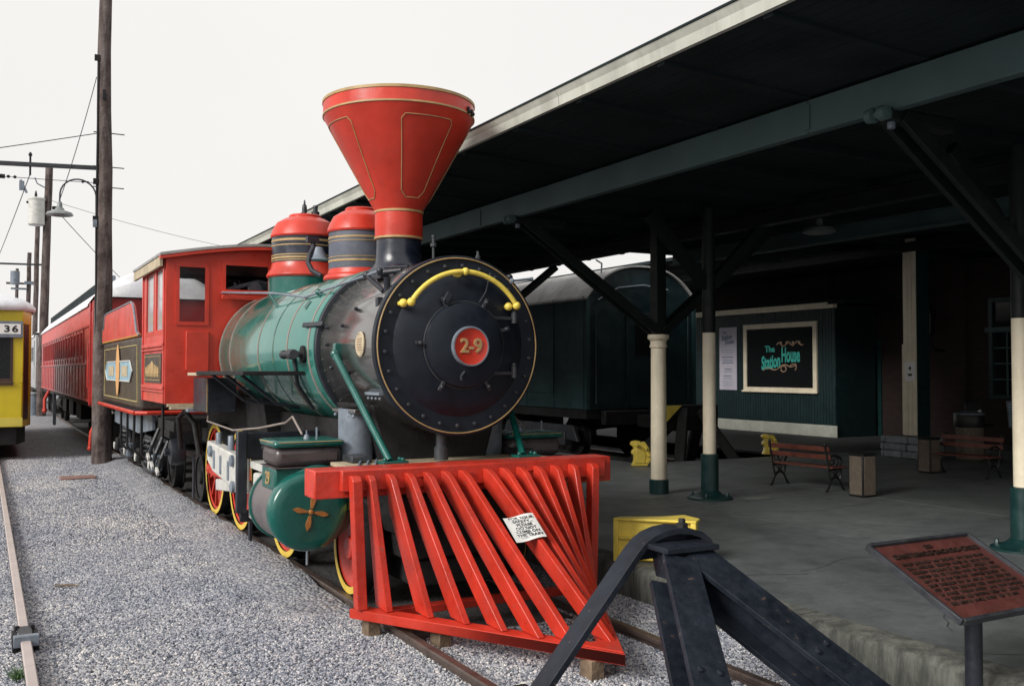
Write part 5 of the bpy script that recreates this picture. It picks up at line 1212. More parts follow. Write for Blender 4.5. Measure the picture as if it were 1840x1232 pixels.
# cast wheel stops standing loose on the platform
def wheelstop(loc, rz, label, k=1.0):
    x, y, z = loc
    T = thing('wheel_stop', loc, label, 'wheel stop', 'yellow cast wheel stops standing on the platform')
    c, s = math.cos(rz), math.sin(rz)
    def X(px, py, pz): return Vector((x + (px * c - py * s) * k, y + (px * s + py * c) * k, z + pz * k))
    m = MB(); prof = [(-.17, 0), (.12, 0), (.14, .04), (.17, .06), (.19, .14), (.175, .24), (.14, .33), (.09, .40), (.07, .43), (.0, .42), (-.02, .44), (-.10, .45), (-.17, .43), (-.19, .38), (-.14, .34), (-.12, .30), (-.16, .27), (-.17, .22), (-.12, .18), (-.13, .08)]
    m.prism([X(a, -.08, b) for a, b in prof], X(0, .08, 0) - X(0, -.08, 0)); m.build('casting', YELLOW, T, bev=.015 * k)
    m = MB()
    for a, b in ((.10, .08), (.12, .20), (.07, .32), (-.10, .38)): m.lathe([(.03 * k, -.02), (.03 * k, .10 * k), (.02 * k, .115 * k)], X(a, -.08, b), X(0, -1, 0) - X(0, 0, 0), 8)
    m.build('bolt_heads', YELLOW, T)
    m = MB(); m.prism([X(-.10, -.1, .05), X(.06, -.1, .05), X(.08, -.1, .2), X(.02, -.1, .36), X(-.09, -.1, .36)], X(0, .02, 0) - X(0, 0, 0)); m.build('raised_face', YELLOW, T, bev=.01)
    return T
wheelstop((10.40, 14.32, PZ), -.45, 'yellow cast iron wheel stop on the platform left of the thick cream column')
wheelstop((14.12, 15.0, PZ), -.45, 'yellow cast wheel stop behind the left end of the nearer bench', .92)

# big yellow casting at the platform edge behind the buffer stop
YB_ = thing('yellow_casting', (5.35, 7.0, PZ), 'big yellow ribbed casting on the platform edge behind the buffer stop', 'casting')
A = Vector((5.01, 7.32, PZ)); B = Vector((5.60, 6.74, PZ)); D = Vector((5.72, 7.12, PZ)); e1 = (B - A).normalized(); e2 = Vector((-e1.y, e1.x, 0))
if e2.y < 0: e2 = -e2
m = MB(); top = [A + e1 * 0, A + e1 * .74, A + e1 * .76 + e2 * .16, A + e1 * .60 + e2 * .36, A + e1 * .4 + e2 * .20, A + e1 * .04 + e2 * .10]
m.prism([p + Vector((0, 0, .365)) for p in top], (0, 0, .022)); m.build('top_plate', YELLOW, YB_, bev=.005)
m = MB(); m.prism([p + Vector((0, 0, .0)) for p in [A + e2 * .035, A + e1 * .74 + e2 * .055, A + e1 * .74 + e2 * .18, A + e2 * .10]], (0, 0, .364)); m.build('back_plate', YELLOW, YB_, bev=.004)
for t in (.0, .69):
    m = MB(); m.prism([A + e1 * t + e2 * .0, A + e1 * (t + .045) + e2 * .0, A + e1 * (t + .045) + e2 * .034, A + e1 * t + e2 * .034], (0, 0, .364)); m.build('rib', YELLOW, YB_, bev=.004)
for z in (.20, .02):
    m = MB(); m.prism([p + Vector((0, 0, z)) for p in [A + e1 * .046, A + e1 * .689, A + e1 * .689 + e2 * .034, A + e1 * .046 + e2 * .034]], (0, 0, .025)); m.build('shelf', YELLOW, YB_, bev=.004)

# ================================================================== streetcar
ST = thing('streetcar', (-.46, 27, 0), 'yellow streetcar with route sign 36 cut by the left edge', 'streetcar')
sc = -.46; fy = 24.0; hwf = 1.22; hw_ = 1.42; y1s = 36
plan = [(sc - hw_, y1s), (sc - hw_, fy + .85), (sc - hwf, fy), (sc + hwf, fy), (sc + hw_, fy + .85), (sc + hw_, y1s)]
m = MB(); m.prism([(a, b, .74) for a, b in plan], (0, 0, .98)); m.build('lower_body', CARY, ST, bev=.02)
m = MB(); m.prism([(a, b, 3.0) for a, b in plan], (0, 0, .34)); m.build('letterboard', CARY, ST, bev=.02)
m = MB(); m.wall('Y', fy, .05, sc - hwf, sc + hwf, 1.72, 3.0, [(sc + .28, sc + 1.0, 1.80, 2.82), (sc - .28 - .08, sc + .20, 1.80, 2.82), (sc - 1.0, sc - .44, 1.80, 2.82)]); fr = m.build('front_wall', CARY, ST, smooth=False)
for a, b in ((sc + .28, sc + 1.0), (sc - .36, sc + .20), (sc - 1.0, sc - .44)):
    m = MB(); m.wall('Y', fy - .015, .03, a - .03, b + .03, 1.74, 2.85, [(a + .025, b - .025, 1.81, 2.80)]); f = m.build('window_frame', RUBBER, fr)
    m = MB(); m.box(a, b, fy + .02, fy + .026, 1.80, 2.82); m.build('pane', GLASS, f)
m = MB(); m.box(sc - 1.02, sc + 1.04, fy - .05, fy - .016, 1.66, 1.73); m.build('window_sill', RUBBER, ST, bev=.006)
m = MB(); m.box(sc - .45, sc + 1.22, fy - .10, fy - .02, 2.70, 3.06); sg = m.build('sign_box', GREYM, ST, bev=.01)
m = MB(); m.box(sc - .40, sc + 1.17, fy - .106, fy - .101, 2.78, 3.0); m.build('sign_panel', WHITEP, sg)
text('36', .20, 'route_number', INK, sg, (.52, fy - .11, 2.885), (1, 0, 0), (0, 0, 1), .002, sx=1.25, spacing=1.25, bold=.006)
for s in (-1, 1):
    a = Vector((sc + s * hwf, fy, 0)); b = Vector((sc + s * hw_, fy + .85, 0)); d = (b - a)
    for f0, f1, mt, nm, z0, z1 in ((0, .10, CARY, 'corner_post', 1.72, 3.0), (.10, .62, DGLASS, 'door_glass', .9, 3.0), (.62, 1, CARY, 'corner_post', 1.72, 3.0)):
        p = a + d * f0; q = a + d * f1; nrm = Vector((s * d.y, -s * d.x, 0)).normalized() * (1 if s > 0 else 1)
        nn = Vector((d.y, -d.x, 0)).normalized(); 
        if nn.x * s < 0: nn = -nn
        off = nn * (.012 if nm == 'door_glass' else 0)
        mm = MB(); mm.prism([p + off, q + off, q - nn * .05, p - nn * .05], (0, 0, z1 - z0)); mm.v = [v + Vector((0, 0, z0)) for v in mm.v]; mm.build(nm, RUBBER if nm == 'door_glass' else mt, ST)
    m = MB(); m.wall('X', sc + s * hw_, -s * .05, fy + .85, y1s, 1.72, 3.0, [(fy + 1.1 + k * 1.1, fy + 1.95 + k * 1.1, 1.9, 2.85) for k in range(9)]); sd_ = m.build('side_wall', CARY, ST, smooth=False)
    m = MB(); m.box(sc + s * (hw_ - .03) - .003, sc + s * (hw_ - .03) + .003, fy + 1, y1s - .2, 1.85, 2.9); m.build('pane', DGLASS, sd_)
m = MB(); m.box(sc - hwf - .01, sc + hwf + .01, fy - .02, fy - .001, .76, .95); m.build('cream_band', paint('streetcar_pale_band', (.60, .50, .08), .4, .1, 2), ST)
m = MB(); m.prism([(sc - hwf + .1, fy + .15, .35), (sc + hwf - .1, fy + .15, .35), (sc + hw_ - .1, fy + 1, .35), (sc + hw_ - .1, y1s, .35), (sc - hw_ + .1, y1s, .35), (sc - hw_ + .1, fy + 1, .35)], (0, 0, .38)); m.build('skirt', GRIME, ST)
m = MB()
n = 12; vs = []; fs = []
ang = [R(-100 + 20 * 0)]
rings = [(1.0, 3.30), (1.03, 3.34), (1.03, 3.40), (.97, 3.50), (.86, 3.60), (.66, 3.68), (.40, 3.72), (.0, 3.73)]
pl_ = [(sc - hw_ - .04, y1s), (sc - hw_ - .04, fy + .85), (sc - hwf, fy - .05), (sc - .5, fy - .16), (sc + .5, fy - .16), (sc + hwf, fy - .05), (sc + hw_ + .04, fy + .85), (sc + hw_ + .04, y1s)]
for k, z in rings:
    for a, b in pl_:
        vs.append((sc + (a - sc) * k, b if b > fy + 3 else (fy + 1.6) + (b - fy - 1.6) * k, z))
kk = len(pl_)
for j in range(len(rings) - 1):
    for i in range(kk - 1): fs.append((j * kk + i, j * kk + i + 1, (j + 1) * kk + i + 1, (j + 1) * kk + i))
m.add(vs, fs); m.build('roof', WHITER, ST, angle=60)
m = MB(); m.box(sc - .5, sc + .5, 26.5, 35, 3.70, 3.95); m.build('roof_vent', GREYRF, ST, bev=.04)
m = MB(); m.tube([(sc - .9, 24.6, 3.6), (sc + .50, 25.0, 4.40)], .03, 8); m.lathe([(.07, -.04), (.05, 0), (.07, .04)], (sc + .52, 25.0, 4.43), (1, 0, 0), 10); m.build('trolley_pole', GRIME, ST)
m = MB(); m.tube([(sc + .50, 25.0, 4.40), (sc + .45, 24.2, 3.5), (sc + .3, 23.95, 2.9)], .008, 5); m.build('trolley_rope', WIREM, ST)
m = MB(); m.box(sc - .12, sc + .25, 25.2, 25.3, 2.0, 2.5); m.build('driver_seat', GREYM, ST, bev=.03)
for s in (-1, 1):
    wheel(sc + s * .75, 26.0, .38, .12, s, 0, 'truck_wheel', GRIME, GRIME, .1, parent=ST)
m = MB(); m.box(sc - 1.3, sc + 1.3, 30.0, 30.04, .8, 3.0); m.build('bulkhead', DARKIN, ST)

# ================================================================== poles, lamp, transformer, wires
def pole(base, top, r0, r1, label, seg=20):
    b, t = Vector(base), Vector(top); T = thing('utility_pole', base, label, 'utility pole')
    n = 10; random.seed(int(base[1] * 7))
    pts = [b.lerp(t, i / n) + Vector((random.uniform(-1, 1) * r0 * .08, random.uniform(-1, 1) * r0 * .08, 0)) * (0 < i < n) for i in range(n + 1)]
    pts[0].z -= .1
    m = MB(); m.tube(pts, [r0 + (r1 - r0) * i / n for i in range(n + 1)], seg); m.build('shaft', WOODP, T, angle=60); return T
P1 = pole((2.24, 22.42, 0), (2.20, 22.42, 12.6), .205, .105, 'tall weathered wooden pole standing between the tender and the red coach')
m = MB()
for z, s in ((8.65, -1), (5.2, -1), (6.0, -1)): m.box(2.24 + s * .19 - .05, 2.24 + s * .19 + .05, 22.3, 22.38, z - .06, z + .06)
for z in (6.34, 5.9, 7.07): m.tube([(2.0, 22.4, z), (2.62, 22.4, z)], .012, 6)
m.box(2.16, 2.22, 22.20, 22.26, 7.75, 7.95); m.build('pole_fittings', GRIME, P1)
m = MB(); m.tube([(2.10, 22.33, .5), (2.07, 22.33, 5.0), (2.08, 22.33, 8.7)], .022, 6); m.build('conduit', GRIME, P1)
m = MB(); m.beam((2.09, 22.4, 6.30), (-1.9, 22.4, 6.13), .07, .09); m.build('span_arm', STEEL, P1, bev=.01)
m = MB(); m.tube([(.80, 22.4, 6.5), (.80, 22.4, 6.02)], .02, 6); m.ball((.8, 22.4, 6.45), .04, 8); m.build('arm_clamp', GRIME, P1)
P2 = pole((2.22, 46.85, 0), (2.42, 46.85, 10.9), .20, .15, 'second wooden pole carrying the grey transformer, beyond the red coach', 16)
m = MB(); m.tube([(2.2, 46.8, 6.55), (-1, 46.8, 6.5)], .045, 6); m.build('span_arm', STEEL, P2)
m = MB(); m.tube([(2.25, 46.7, 9.9), (1.95, 46.7, 10.05), (1.85, 46.7, 10.3)], .03, 6); m.box(1.25, 1.45, 46.6, 46.7, 9.7, 10.1); m.tube([(1.3, 46.65, 10.15), (1.55, 46.65, 9.6)], .05, 6); m.build('cutout_fuse', GREYM, P2)
m = MB(); m.box(2.55, 2.75, 46.7, 46.9, 9.0, 9.12); m.box(2.55, 2.75, 46.7, 46.9, 8.7, 8.82); m.build('insulators', GRIME, P2)
P3 = pole((2.85, 70, 0), (2.98, 70, 11.9), .17, .14, 'slim distant pole right of the streetcar roof, tallest of the far three', 12)
P4 = pole((3.1, 90, 0), (3.25, 90, 11.7), .2, .16, 'distant pole with a small grey transformer, in the middle of the far three', 12)
m = MB(); m.box(1.9, 3.1, 89.8, 90.0, 8.6, 8.75); m.lathe([(.35, 0), (.35, 1.1)], (2.2, 89.8, 9.0), seg=12); m.box(2.9, 3.9, 89.6, 90.2, 9.05, 9.3); m.build('transformer_shelf', GREYM, P4)
P5 = pole((2.8, 110, 0), (2.88, 110, 12.2), .17, .15, 'most distant pole with a short crossarm, leftmost of the far three', 12)
m = MB(); m.box(1.9, 3.8, 109.9, 110.1, 10.6, 10.8); m.build('crossarm', WOODP, P5)
TR = thing('transformer', (1.9, 46.7, 8.25), 'grey cylindrical transformer hanging on the second wooden pole', 'transformer')
m = MB(); m.lathe([(.28, 0), (.33, .04), (.33, 1.08), (.35, 1.10), (.35, 1.16), (.30, 1.20)], (1.93, 46.65, 8.22), seg=24); m.build('can', LAMPG if False else WHITEM, TR)
m = MB(); m.lathe([(.04, 0), (.06, .1), (.04, .2), (.02, .3)], (1.9, 46.6, 9.42), seg=8); m.ball((1.58, 46.6, 9.2), .06, 8); m.box(2.2, 2.35, 46.6, 46.8, 8.5, 8.6); m.build('bushing', GRIME, TR)
LM = thing('street_lamp', (1.35, 22.35, 5.2), 'grey enamel lamp shade on a gooseneck pipe from the tall pole', 'lamp')
m = MB(); g_ = [(2.07, 22.33, 4.9), (2.06, 22.33, 5.5)] + arc((1.71, 22.33, 5.66), .35, 5, 175, 12) + [(1.355, 22.33, 5.45)]; m.tube(g_, .017, 8); m.build('gooseneck', STEEL, LM)
m = MB(); m.lathe([(.03, .24), (.05, .20), (.055, .12), (.08, .10), (.10, .06), (.24, .01), (.27, -.04), (.25, -.05), (.1, .03)], (1.36, 22.33, 5.27), seg=28, cap=False); m.build('shade', LAMPG, LM)
m = MB(); m.box(2.0, 2.08, 22.29, 22.35, 5.02, 5.18); m.build('switch_box', GREYM, LM)
def wire(a, b, sag, r, label, n=14, group=None):
    a, b = Vector(a), Vector(b); pts = []
    for i in range(n + 1):
        t = i / n; p = a.lerp(b, t); p.z -= sag * 4 * t * (1 - t); pts.append(p)
    m = MB(); m.tube(pts, r, 5); o = m.build('wire', WIREM, None); tag(o, label, 'wire'); return o
wire((2.1, 22.4, 7.05), (-6.0, 22.4, 4.6 + .35), .05, .010, 'wire running down left from the tall pole above its arm')
wire((2.05, 22.4, 8.25), (1.36, 22.34, 5.55), .1, .009, 'wire dropping from high on the tall pole to the lamp shade')
wire((2.1, 22.4, 5.98), (-3.0, 22.4, 5.95), .02, .007, 'thin wire with small insulators just under the pole arm')
wire((1.42, 22.4, 5.2), (3.7, 27, 3.8), .05, .008, 'wire slanting from the lamp shade down behind the tall pole')
wire((2.4, 46.8, 9.4), (26.0, 62.0, 9.0), .8, .010, 'faint wire crossing the sky to the right of the tall pole')
wire((.8, 22.4, 6.05), (-.2, 60, 6.0), .2, .010, 'overhead trolley wire running back above the streetcar')
m = MB()
for x in (.02, .16, .40, .52): m.ball((x, 22.4, 5.96), .035, 8)
m.lathe([(.045, -.09), (.045, .09)], (.25, 22.4, 5.955), (1, 0, 0), 10)
for x in (1.80, 1.90): m.ball((x, 22.4, 5.975), .028, 8)
o = m.build('insulator_string', GRIME); tag(o, 'small dark insulators strung on the thin wire under the pole arm', 'insulators')

# ================================================================== kiosk "Station House"
KX = 19.0
KI = thing('kiosk', (20, 20, PZ), 'dark green boarded kiosk with a cream framed shop window', 'kiosk')
m = MB(); m.box(KX, 20.45, 17.8, 23.4, PZ, 3.62); m.build('wall', KIOSK, KI)
y = 17.82
nb = 0
while y < 23.3 and nb < 60:
    if not (18.32 < y < 21.28):
        m = MB(); m.box(KX - .012, KX, y, y + .085, .62, 3.56); m.build('board', KIOSK, KI)
    else:
        m = MB(); m.box(KX - .012, KX, y, y + .085, .62, 1.38); m.build('board', KIOSK, KI)
        m = MB(); m.box(KX - .012, KX, y, y + .085, 3.30, 3.56); m.build('board', KIOSK, KI)
    y += .1; nb += 1
m = MB(); m.box(KX - .03, KX, 17.75, 23.4, PZ, .58); m.build('plinth', paint('kiosk_plinth', (.42, .43, .38), .6, .15, 3, dirt=.4, dirtcol=(.2, .2, .18)), KI, bev=.006)
m = MB(); m.box(KX - .12, KX + .02, 17.75, 23.4, 3.565, 3.72); m.build('cornice', CREAM, KI, bev=.01)
m = MB(); m.prism([(KX - .35, 17.2, 3.73), (20.5, 17.2, 3.95), (20.5, 17.2, 3.88), (KX - .35, 17.2, 3.64)], (0, .52, 0)); m.build('awning', SOFFIT, KI)
m = MB(); m.box(KX - .1, 20.5, 17.75, 23.4, 3.722, 3.78); m.build('roof', SOFFIT, KI)
wn = MB(); wn.wall('X', KX - .05, .05, 18.40, 21.16, 1.42, 3.26, [(18.53, 21.03, 1.52, 3.13)]); wf = wn.build('window_frame', CREAM, KI, smooth=False)
m = MB(); m.box(KX - .022, KX - .014, 18.53, 21.03, 1.52, 3.13); m.build('pane', DGLASS, wf)
m = MB(); m.box(KX - .09, KX - .052, 18.36, 21.2, 1.38, 1.43); m.build('sill', CREAM, wf, bev=.005)
ex, ey = (0, -1, 0), (0, 0, 1)
text('The', .24, 'sign_word', TEAL, wf, (KX - .03, 20.12, 2.56), ex, (0, .05, 1), .002, sx=1.0, bold=.008)
text('Station', .50, 'sign_word', TEAL, wf, (KX - .03, 20.08, 2.20), (0, -1, .12), (0, .0, 1), .002, sx=.52, bold=.018)
text('House', .54, 'sign_word', TEAL, wf, (KX - .03, 19.34, 2.38), (0, -1, .0), (0, .0, 1), .002, sx=.48, bold=.018)
m = MB()
q = KX - .03
m.tube([(q, 19.85 - .075 * k, 2.68 + .06 * math.sin(k * 1.4) + .02 * (k > 5)) for k in range(14)], .018, 5)
for k in (2, 5, 8, 11): m.ball((q, 19.85 - .075 * k, 2.72), .045, 8, sc=(.2, 1, 1))
m.tube([(q, 20.38 - .09 * k, 1.98 + .012 * k + .05 * math.sin(k * .9)) for k in range(15)], .018, 5)
m.tube([(q, 19.60 + .10 * math.cos(t * .55), 2.02 + .08 * math.sin(t * .55)) for t in range(12)], .016, 5)
m.tube([(q, 19.25 + .12 * math.cos(t * .5), 2.06 + .09 * math.sin(t * .5)) for t in range(9)], .016, 5)
m.build('sign_scrolls', TAN, wf)
PS = MB(); PS.box(KX - .03, KX - .016, 21.46, 22.20, 1.42, 3.22); ps = PS.build('poster', LILAC, None); tag(ps, 'tall pale poster on the kiosk wall left of the shop window', 'poster'); ps['_o'] = [0, 0, 0]
text('The', .12, 'poster_word', INKB, ps, (KX - .033, 21.98, 3.07), ex, ey, .001, bold=.004)
text('Station', .20, 'poster_word', INKB, ps, (KX - .033, 21.88, 2.93), (0, -1, .12), ey, .001, sx=.8, bold=.008)
text('House', .18, 'poster_word', INKB, ps, (KX - .033, 21.76, 2.80), (0, -1, .12), ey, .001, sx=.8, bold=.008)
m = MB(); random.seed(8)
for z, w, h in ((2.56, .5, .012), (2.50, .5, .012), (2.36, .46, .035), (2.27, .4, .03), (2.20, .48, .035), (2.02, .3, .035), (1.95, .34, .02), (1.82, .3, .03), (1.75, .36, .02), (1.66, .44, .012), (1.60, .40, .012), (1.54, .36, .012)):
    y = 21.83 - w / 2
    while y < 21.83 + w / 2:
        L_ = random.uniform(.02, .05); m.box(KX - .034, KX - .031, y, y + L_, z - h * random.uniform(.4, .6), z + h * random.uniform(.4, .6)); y += L_ + .012
m.build('fine_print', INKB, ps, kind='stuff')

# ================================================================== station wall
SW = thing('station_wall', (20.5, 0, PZ), 'dark brick station wall behind the benches and the white post', 'building')
m = MB(); m.wall('X', 20.5, .4, -26, 26, PZ, 5.6, [(17.72, 18.86, PZ, 2.68), (12.75, 14.45, 1.42, 3.55), (7.0, 9.0, PZ, 3.2)]); m.build('brick_wall', BRICK, SW, smooth=False)
m = MB(); m.box(20.9, 30, -26, 26, PZ, 7.0); m.build('building_core', DARKIN, SW)
for y in (15.1, 11.6, 19.3, 5.0):
    m = MB(); m.box(20.36, 20.5, y, y + .55, PZ, 4.6); m.build('brick_pier', BRICK, SW)
m = MB(); m.wall('X', 20.46, .1, 17.64, 18.94, PZ, 2.78, [(17.76, 18.82, PZ, 2.66)]); df = m.build('door_frame', DKGREEN, SW)
m = MB(); m.box(20.6, 20.65, 17.72, 18.86, PZ, 2.68); m.build('door', SOFFIT, df)
for z0, z1 in ((.5, 1.3), (1.45, 2.5)):
    m = MB(); m.wall('X', 20.585, .02, 17.9, 18.68, z0, z1, [(17.98, 18.60, z0 + .08, z1 - .08)]); m.build('door_moulding', SOFFIT, df)
m = MB(); m.wall('X', 20.44, .1, 12.65, 14.55, 1.34, 3.65, [(12.75, 14.45, 1.42, 2.85), (12.75, 14.45, 2.98, 3.55)]); wf2 = m.build('window_frame', DKGREEN, SW)
for k in range(4):
    m = MB(); y = 12.75 + .34 * (k + 1) + .0; m.box(20.47, 20.50, y - .016, y + .016, 1.42, 2.85); m.build('glazing_bar', GIRD, wf2)
for z in (1.78, 2.14, 2.5):
    m = MB(); m.box(20.472, 20.498, 12.75, 14.45, z - .016, z + .016); m.build('glazing_bar', GIRD, wf2)
m = MB(); m.box(20.51, 20.516, 12.75, 14.45, 1.42, 3.55); m.build('pane', DGLASS, wf2)
m = MB(); m.box(20.38, 20.46, 12.6, 14.6, 2.86, 2.97); m.build('transom', GIRD, wf2)
m = MB(); m.prism([(20.45, 13.4, 3.05), (20.45, 13.65, 3.0), (20.45, 13.9, 3.2), (20.45, 13.9, 3.45), (20.45, 13.65, 3.5), (20.45, 13.4, 3.45), (20.45, 13.2, 3.3)], (.03, 0, 0)); m.build('shield_plate', GIRD, wf2)
# narrow bright hanging sign and wall lantern
o = MB(); o.box(20.33, 20.36, 16.10, 16.38, 3.55, 4.17); hs = o.build('hanging_sign', WHITEP, None); tag(hs, 'narrow bright white hanging sign right of the white post', 'sign'); hs['_o'] = [0, 0, 0]
m = MB()
for k in range(6): m.box(20.322, 20.329, 16.13 + .02 * (k % 2), 16.30, 4.08 - k * .09, 4.12 - k * .09)
m.build('fine_print', INKB, hs, kind='stuff')
LN = thing('wall_lantern', (19.9, 15.8, 3.0), 'black wall lantern right of the white post', 'lantern')
m = MB(); m.lathe([(.04, -.35), (.13, -.28), (.19, .22), (.22, .24), (.10, .38), (.03, .42)], (19.9, 15.75, 3.12), seg=6); m.build('lantern_body', IRON, LN, smooth=False)
m = MB(); m.tube([(19.9, 15.75, 2.78), (20.1, 15.75, 2.5), (20.5, 15.75, 2.45)], .03, 8); m.build('bracket', IRON, LN)
# trim post with stone base
WPo = thing('white_post', (16.1, 13, PZ), 'pale square post on a rough stone base, with a small paper notice', 'post')
m = MB(); m.box(15.92, 16.28, 12.86, 13.16, .70, 4.58); m.build('post_core', DKGREEN, WPo)
for y0, y1 in ((12.862, 12.95), (12.957, 13.055), (13.062, 13.158)):
    m = MB(); m.box(15.895, 15.918, y0, y1, .72, 4.56); m.build('post_board', CREAM, WPo, bev=.004)
m = MB(); m.box(15.93, 15.97, 13.165, 13.22, .72, 2.5); m.build('side_strip', CREAM, WPo)
random.seed(31)
for r_ in range(3):
    z0 = PZ + .14 * r_
    y = 12.72 - (.0 if r_ % 2 else .1)
    while y < 13.55:
        L_ = random.uniform(.2, .32); m = MB(); e = min(y + L_, 13.58); m.box(15.70 + random.uniform(-.02, .02), 15.98, max(y, 12.72) + .008, e - .006, z0 + .006, z0 + .136); m.build('stone', STONEM, WPo, bev=.02); y += L_
    x = 15.99
    while x < 16.45:
        L_ = random.uniform(.18, .28); m = MB(); m.box(x, min(x + L_, 16.46) - .008, 12.70 + random.uniform(-.02, .02), 12.98, z0 + .006, z0 + .136); m.build('stone', STONEM, WPo, bev=.02); x += L_
m = MB(); m.box(15.76, 16.42, 12.77, 13.54, PZ, .69); m.build('mortar_core', GRIME, WPo)
o = MB(); o.box(15.885, 15.893, 12.88, 13.12, 1.78, 2.15); pn_ = o.build('post_notice', WHITEP, None); tag(pn_, 'small white notice with a dark symbol on the pale square post', 'notice'); pn_['_o'] = [0, 0, 0]
m = MB(); m.prism([(15.882, 12.94, 1.92), (15.882, 13.06, 1.92), (15.882, 13.03, 1.88), (15.882, 12.96, 1.88)], (-.002, 0, 0)); m.ball((15.882, 13.0, 2.03), .035, 8, sc=(.1, 1, .6)); m.box(15.880, 15.883, 12.98, 13.0, 1.98, 2.07); m.build('symbol', INK, pn_)
# bins
def binbox(loc, label, w=.25, h=.57, rz=0):
    x, y, z = loc; T = thing('square_bin', loc, label, 'bin', 'square bins with pebbled brown panels')
    m = MB(); m.box(x - w / 2, x + w / 2, y - w / 2, y + w / 2, z, z + h); m.build('frame', IRON, T, bev=.008)
    m = MB(); m.box(x - w / 2 - .008, x - w / 2, y - w / 2 + .02, y + w / 2 - .02, z + .03, z + h - .02); m.build('side_panel', BOXT, T, bev=.003)
    m = MB(); m.box(x - w / 2 + .02, x + w / 2 - .02, y - w / 2 - .008, y - w / 2, z + .03, z + h - .02); m.build('front_panel', BOXT, T, bev=.003)
    m = MB(); m.box(x - w / 2 - .006, x + w / 2 + .006, y - w / 2 - .006, y + w / 2 + .006, z + h, z + h + .02); m.build('top', IRON, T, bev=.006); return T
b0 = binbox((10.54, 9.42, PZ), 'square brown bin at the right end of the nearer bench')
dup(b0, (13.95, 11.05, PZ), 'square brown bin at the left end of the farther bench')
TC = thing('trash_can', (16.6, 12.3, PZ), 'tall round trash can with a black domed lid behind the farther bench', 'trash can')
m = MB(); m.lathe([(.24, 0), (.25, .02), (.25, .62)], (16.75, 12.35, PZ), seg=28); m.build('can_body', BOXT, TC)
m = MB(); m.lathe([(.27, .62), (.28, .64), (.28, .84), (.27, .86)], (16.75, 12.35, PZ), seg=28); m.build('lid_drum', IRON, TC)
m = MB(); m.lathe([(.285, .86), (.285, .885), (.1, .93), (0, .93)], (16.75, 12.35, PZ), seg=28); m.build('lid_rim', GREYM, TC)
# easel sign and another object at the right edge
ES = thing('easel_sign', (19.7, 13.5, PZ), 'leaning sign with pale blue lines beside the window at the right edge', 'sign')
m = MB(); m.prism([(19.50, 13.4, .75), (20.1, 13.0, .75), (20.15, 13.1, 1.32), (19.56, 13.5, 1.32)], (.03, .04, 0)); bd = m.build('sign_board', GREYM, ES)
for k in range(8):
    m = MB(); z = .82 + k * .06; t = (z - .75) / .57; m.prism([(19.50 + .06 * t, 13.385 + .1 * t, z), (20.06 + .05 * t, 13.005 + .1 * t, z), (20.06 + .05 * t, 13.005 + .1 * t, z + .026), (19.50 + .06 * t, 13.385 + .1 * t, z + .026)], (-.006, -.01, 0)); m.build('line', BLUEP, bd)
for x, y in ((19.6, 13.4), (20.0, 13.1)):
    m = MB(); m.tube([(x, y, PZ), (x + .02, y + .03, .8)], .015, 6); m.build('leg', IRON, ES)
FC = thing('folding_chair', (19.0, 13.9, PZ), 'dark chair with a pale folded cloth near the leaning sign', 'chair')
m = MB(); m.obox((19.1, 13.85, .80), (.22, 0, 0), (0, .2, 0), (0, 0, .02)); m.build('seat', IRON, FC)
m = MB(); m.obox((19.15, 14.0, 1.1), (.2, -.06, .05), (.0, .02, 0), (0, .04, .22)); m.build('backrest', IRON, FC, bev=.02)
for a, b in ((-.2, -.17), (.2, -.17), (-.2, .17), (.2, .17)):
    m = MB(); m.tube([(19.1 + a, 13.85 + b, PZ), (19.1 + a * .8, 13.85 + b * .8, .79)], .014, 6); m.build('leg', IRON, FC)
m = MB(); m.obox((18.95, 13.75, .98), (.03, -.02, .02), (0, .02, 0), (.03, 0, .14)); o = m.build('folded_cloth', WHITEP, None, bev=.01); tag(o, 'pale folded cloth leaning on the dark chair', 'cloth')

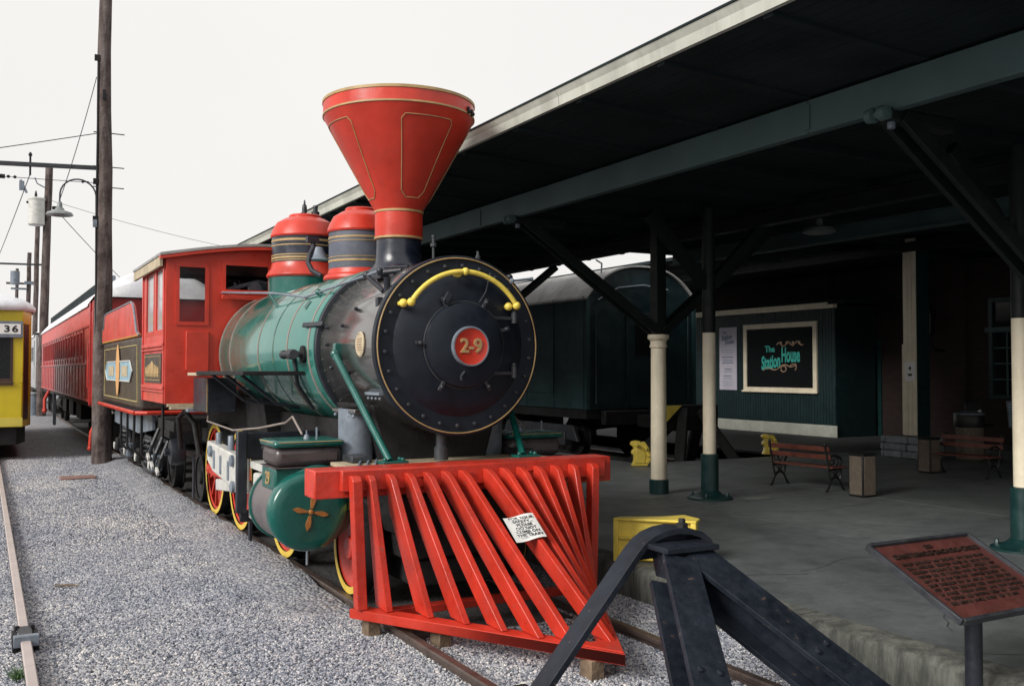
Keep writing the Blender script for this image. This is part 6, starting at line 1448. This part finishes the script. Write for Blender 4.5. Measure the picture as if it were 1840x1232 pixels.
# ================================================================== benches
def bench(loc, rz, label, L=1.0):
    T = thing('bench', (0, 0, 0), label, 'bench', 'slatted benches with black cast iron ends')
    # local: sits facing +x, length along y, back at -x ; scaled small cast frames
    for s in (-1, 1):
        y = s * L / 2; m = MB(); r = .014
        m.tube([(-.20, y, .0), (-.165, y, .03), (-.10, y, .14), (-.035, y, .19), (.035, y, .19), (.10, y, .14), (.165, y, .03), (.20, y, .0)], [.02, .018, r, r, r, r, .018, .02], 8)
        m.tube([(-.10, y, .15), (-.135, y, .25), (-.15, y, .34), (-.175, y, .46), (-.215, y, .60), (-.225, y, .655)], r, 8)
        m.tube([(.10, y, .15), (.125, y, .25), (.13, y, .325)], r, 8)
        m.tube([(-.15, y, .32), (0, y, .30), (.17, y, .325)], .013, 8)
        m.tube([(-.09, y, .17), (.0, y, .235), (.11, y, .30)], .008, 6); m.tube([(.09, y, .17), (.0, y, .235), (-.12, y, .30)], .008, 6)
        m.tube([(.035 * math.cos(t * .6), y, .245 + .035 * math.sin(t * .6)) for t in range(11)], .007, 6)
        fr_ = m.build('end_frame', IRON, T)
        m = MB(); m.tube([(-.17, y, .45), (-.08, y, .50), (.03, y, .50), (.12, y, .46), (.15, y, .40), (.11, y, .35)], .015, 8)
        m.tube([(.02 + .05 * math.cos(t * .5), y, .42 + .05 * math.sin(t * .5)) for t in range(13)], .008, 6)
        m.tube([(-.08 + .04 * math.cos(t * .5), y, .41 + .04 * math.sin(t * .5)) for t in range(13)], .008, 6)
        m.ball((.0, y, .36), .022, 8); m.ball((.15, y, .40), .022, 8); m.build('arm', IRON, fr_)
        m = MB(); m.ball((-.225, y, .66), .026, 8); m.build('finial', IRON, fr_)
    for k in range(5):
        x = -.11 + k * .066; m = MB(); m.box(x - .027, x + .027, -L / 2 - .06, L / 2 + .06, .325, .345); m.build('seat_slat', SLATW, T, bev=.005)
    for z, x in ((.485, -.165), (.60, -.195)):
        m = MB(); m.obox((x, 0, z), (.0075, 0, .002), (0, L / 2 + .05, 0), (-.009, 0, .035)); m.build('back_slat', SLATW, T, bev=.005)
    T.location = loc; T.rotation_euler = (0, 0, rz); return T
B1 = bench((10.60, 10.50, PZ), .10, 'nearer bench, its red-brown slats seen from behind, left of a square bin')
dup(B1, (14.05, 10.45, PZ), 'farther bench facing the viewer, in front of the round trash can', rz=PI + .05)
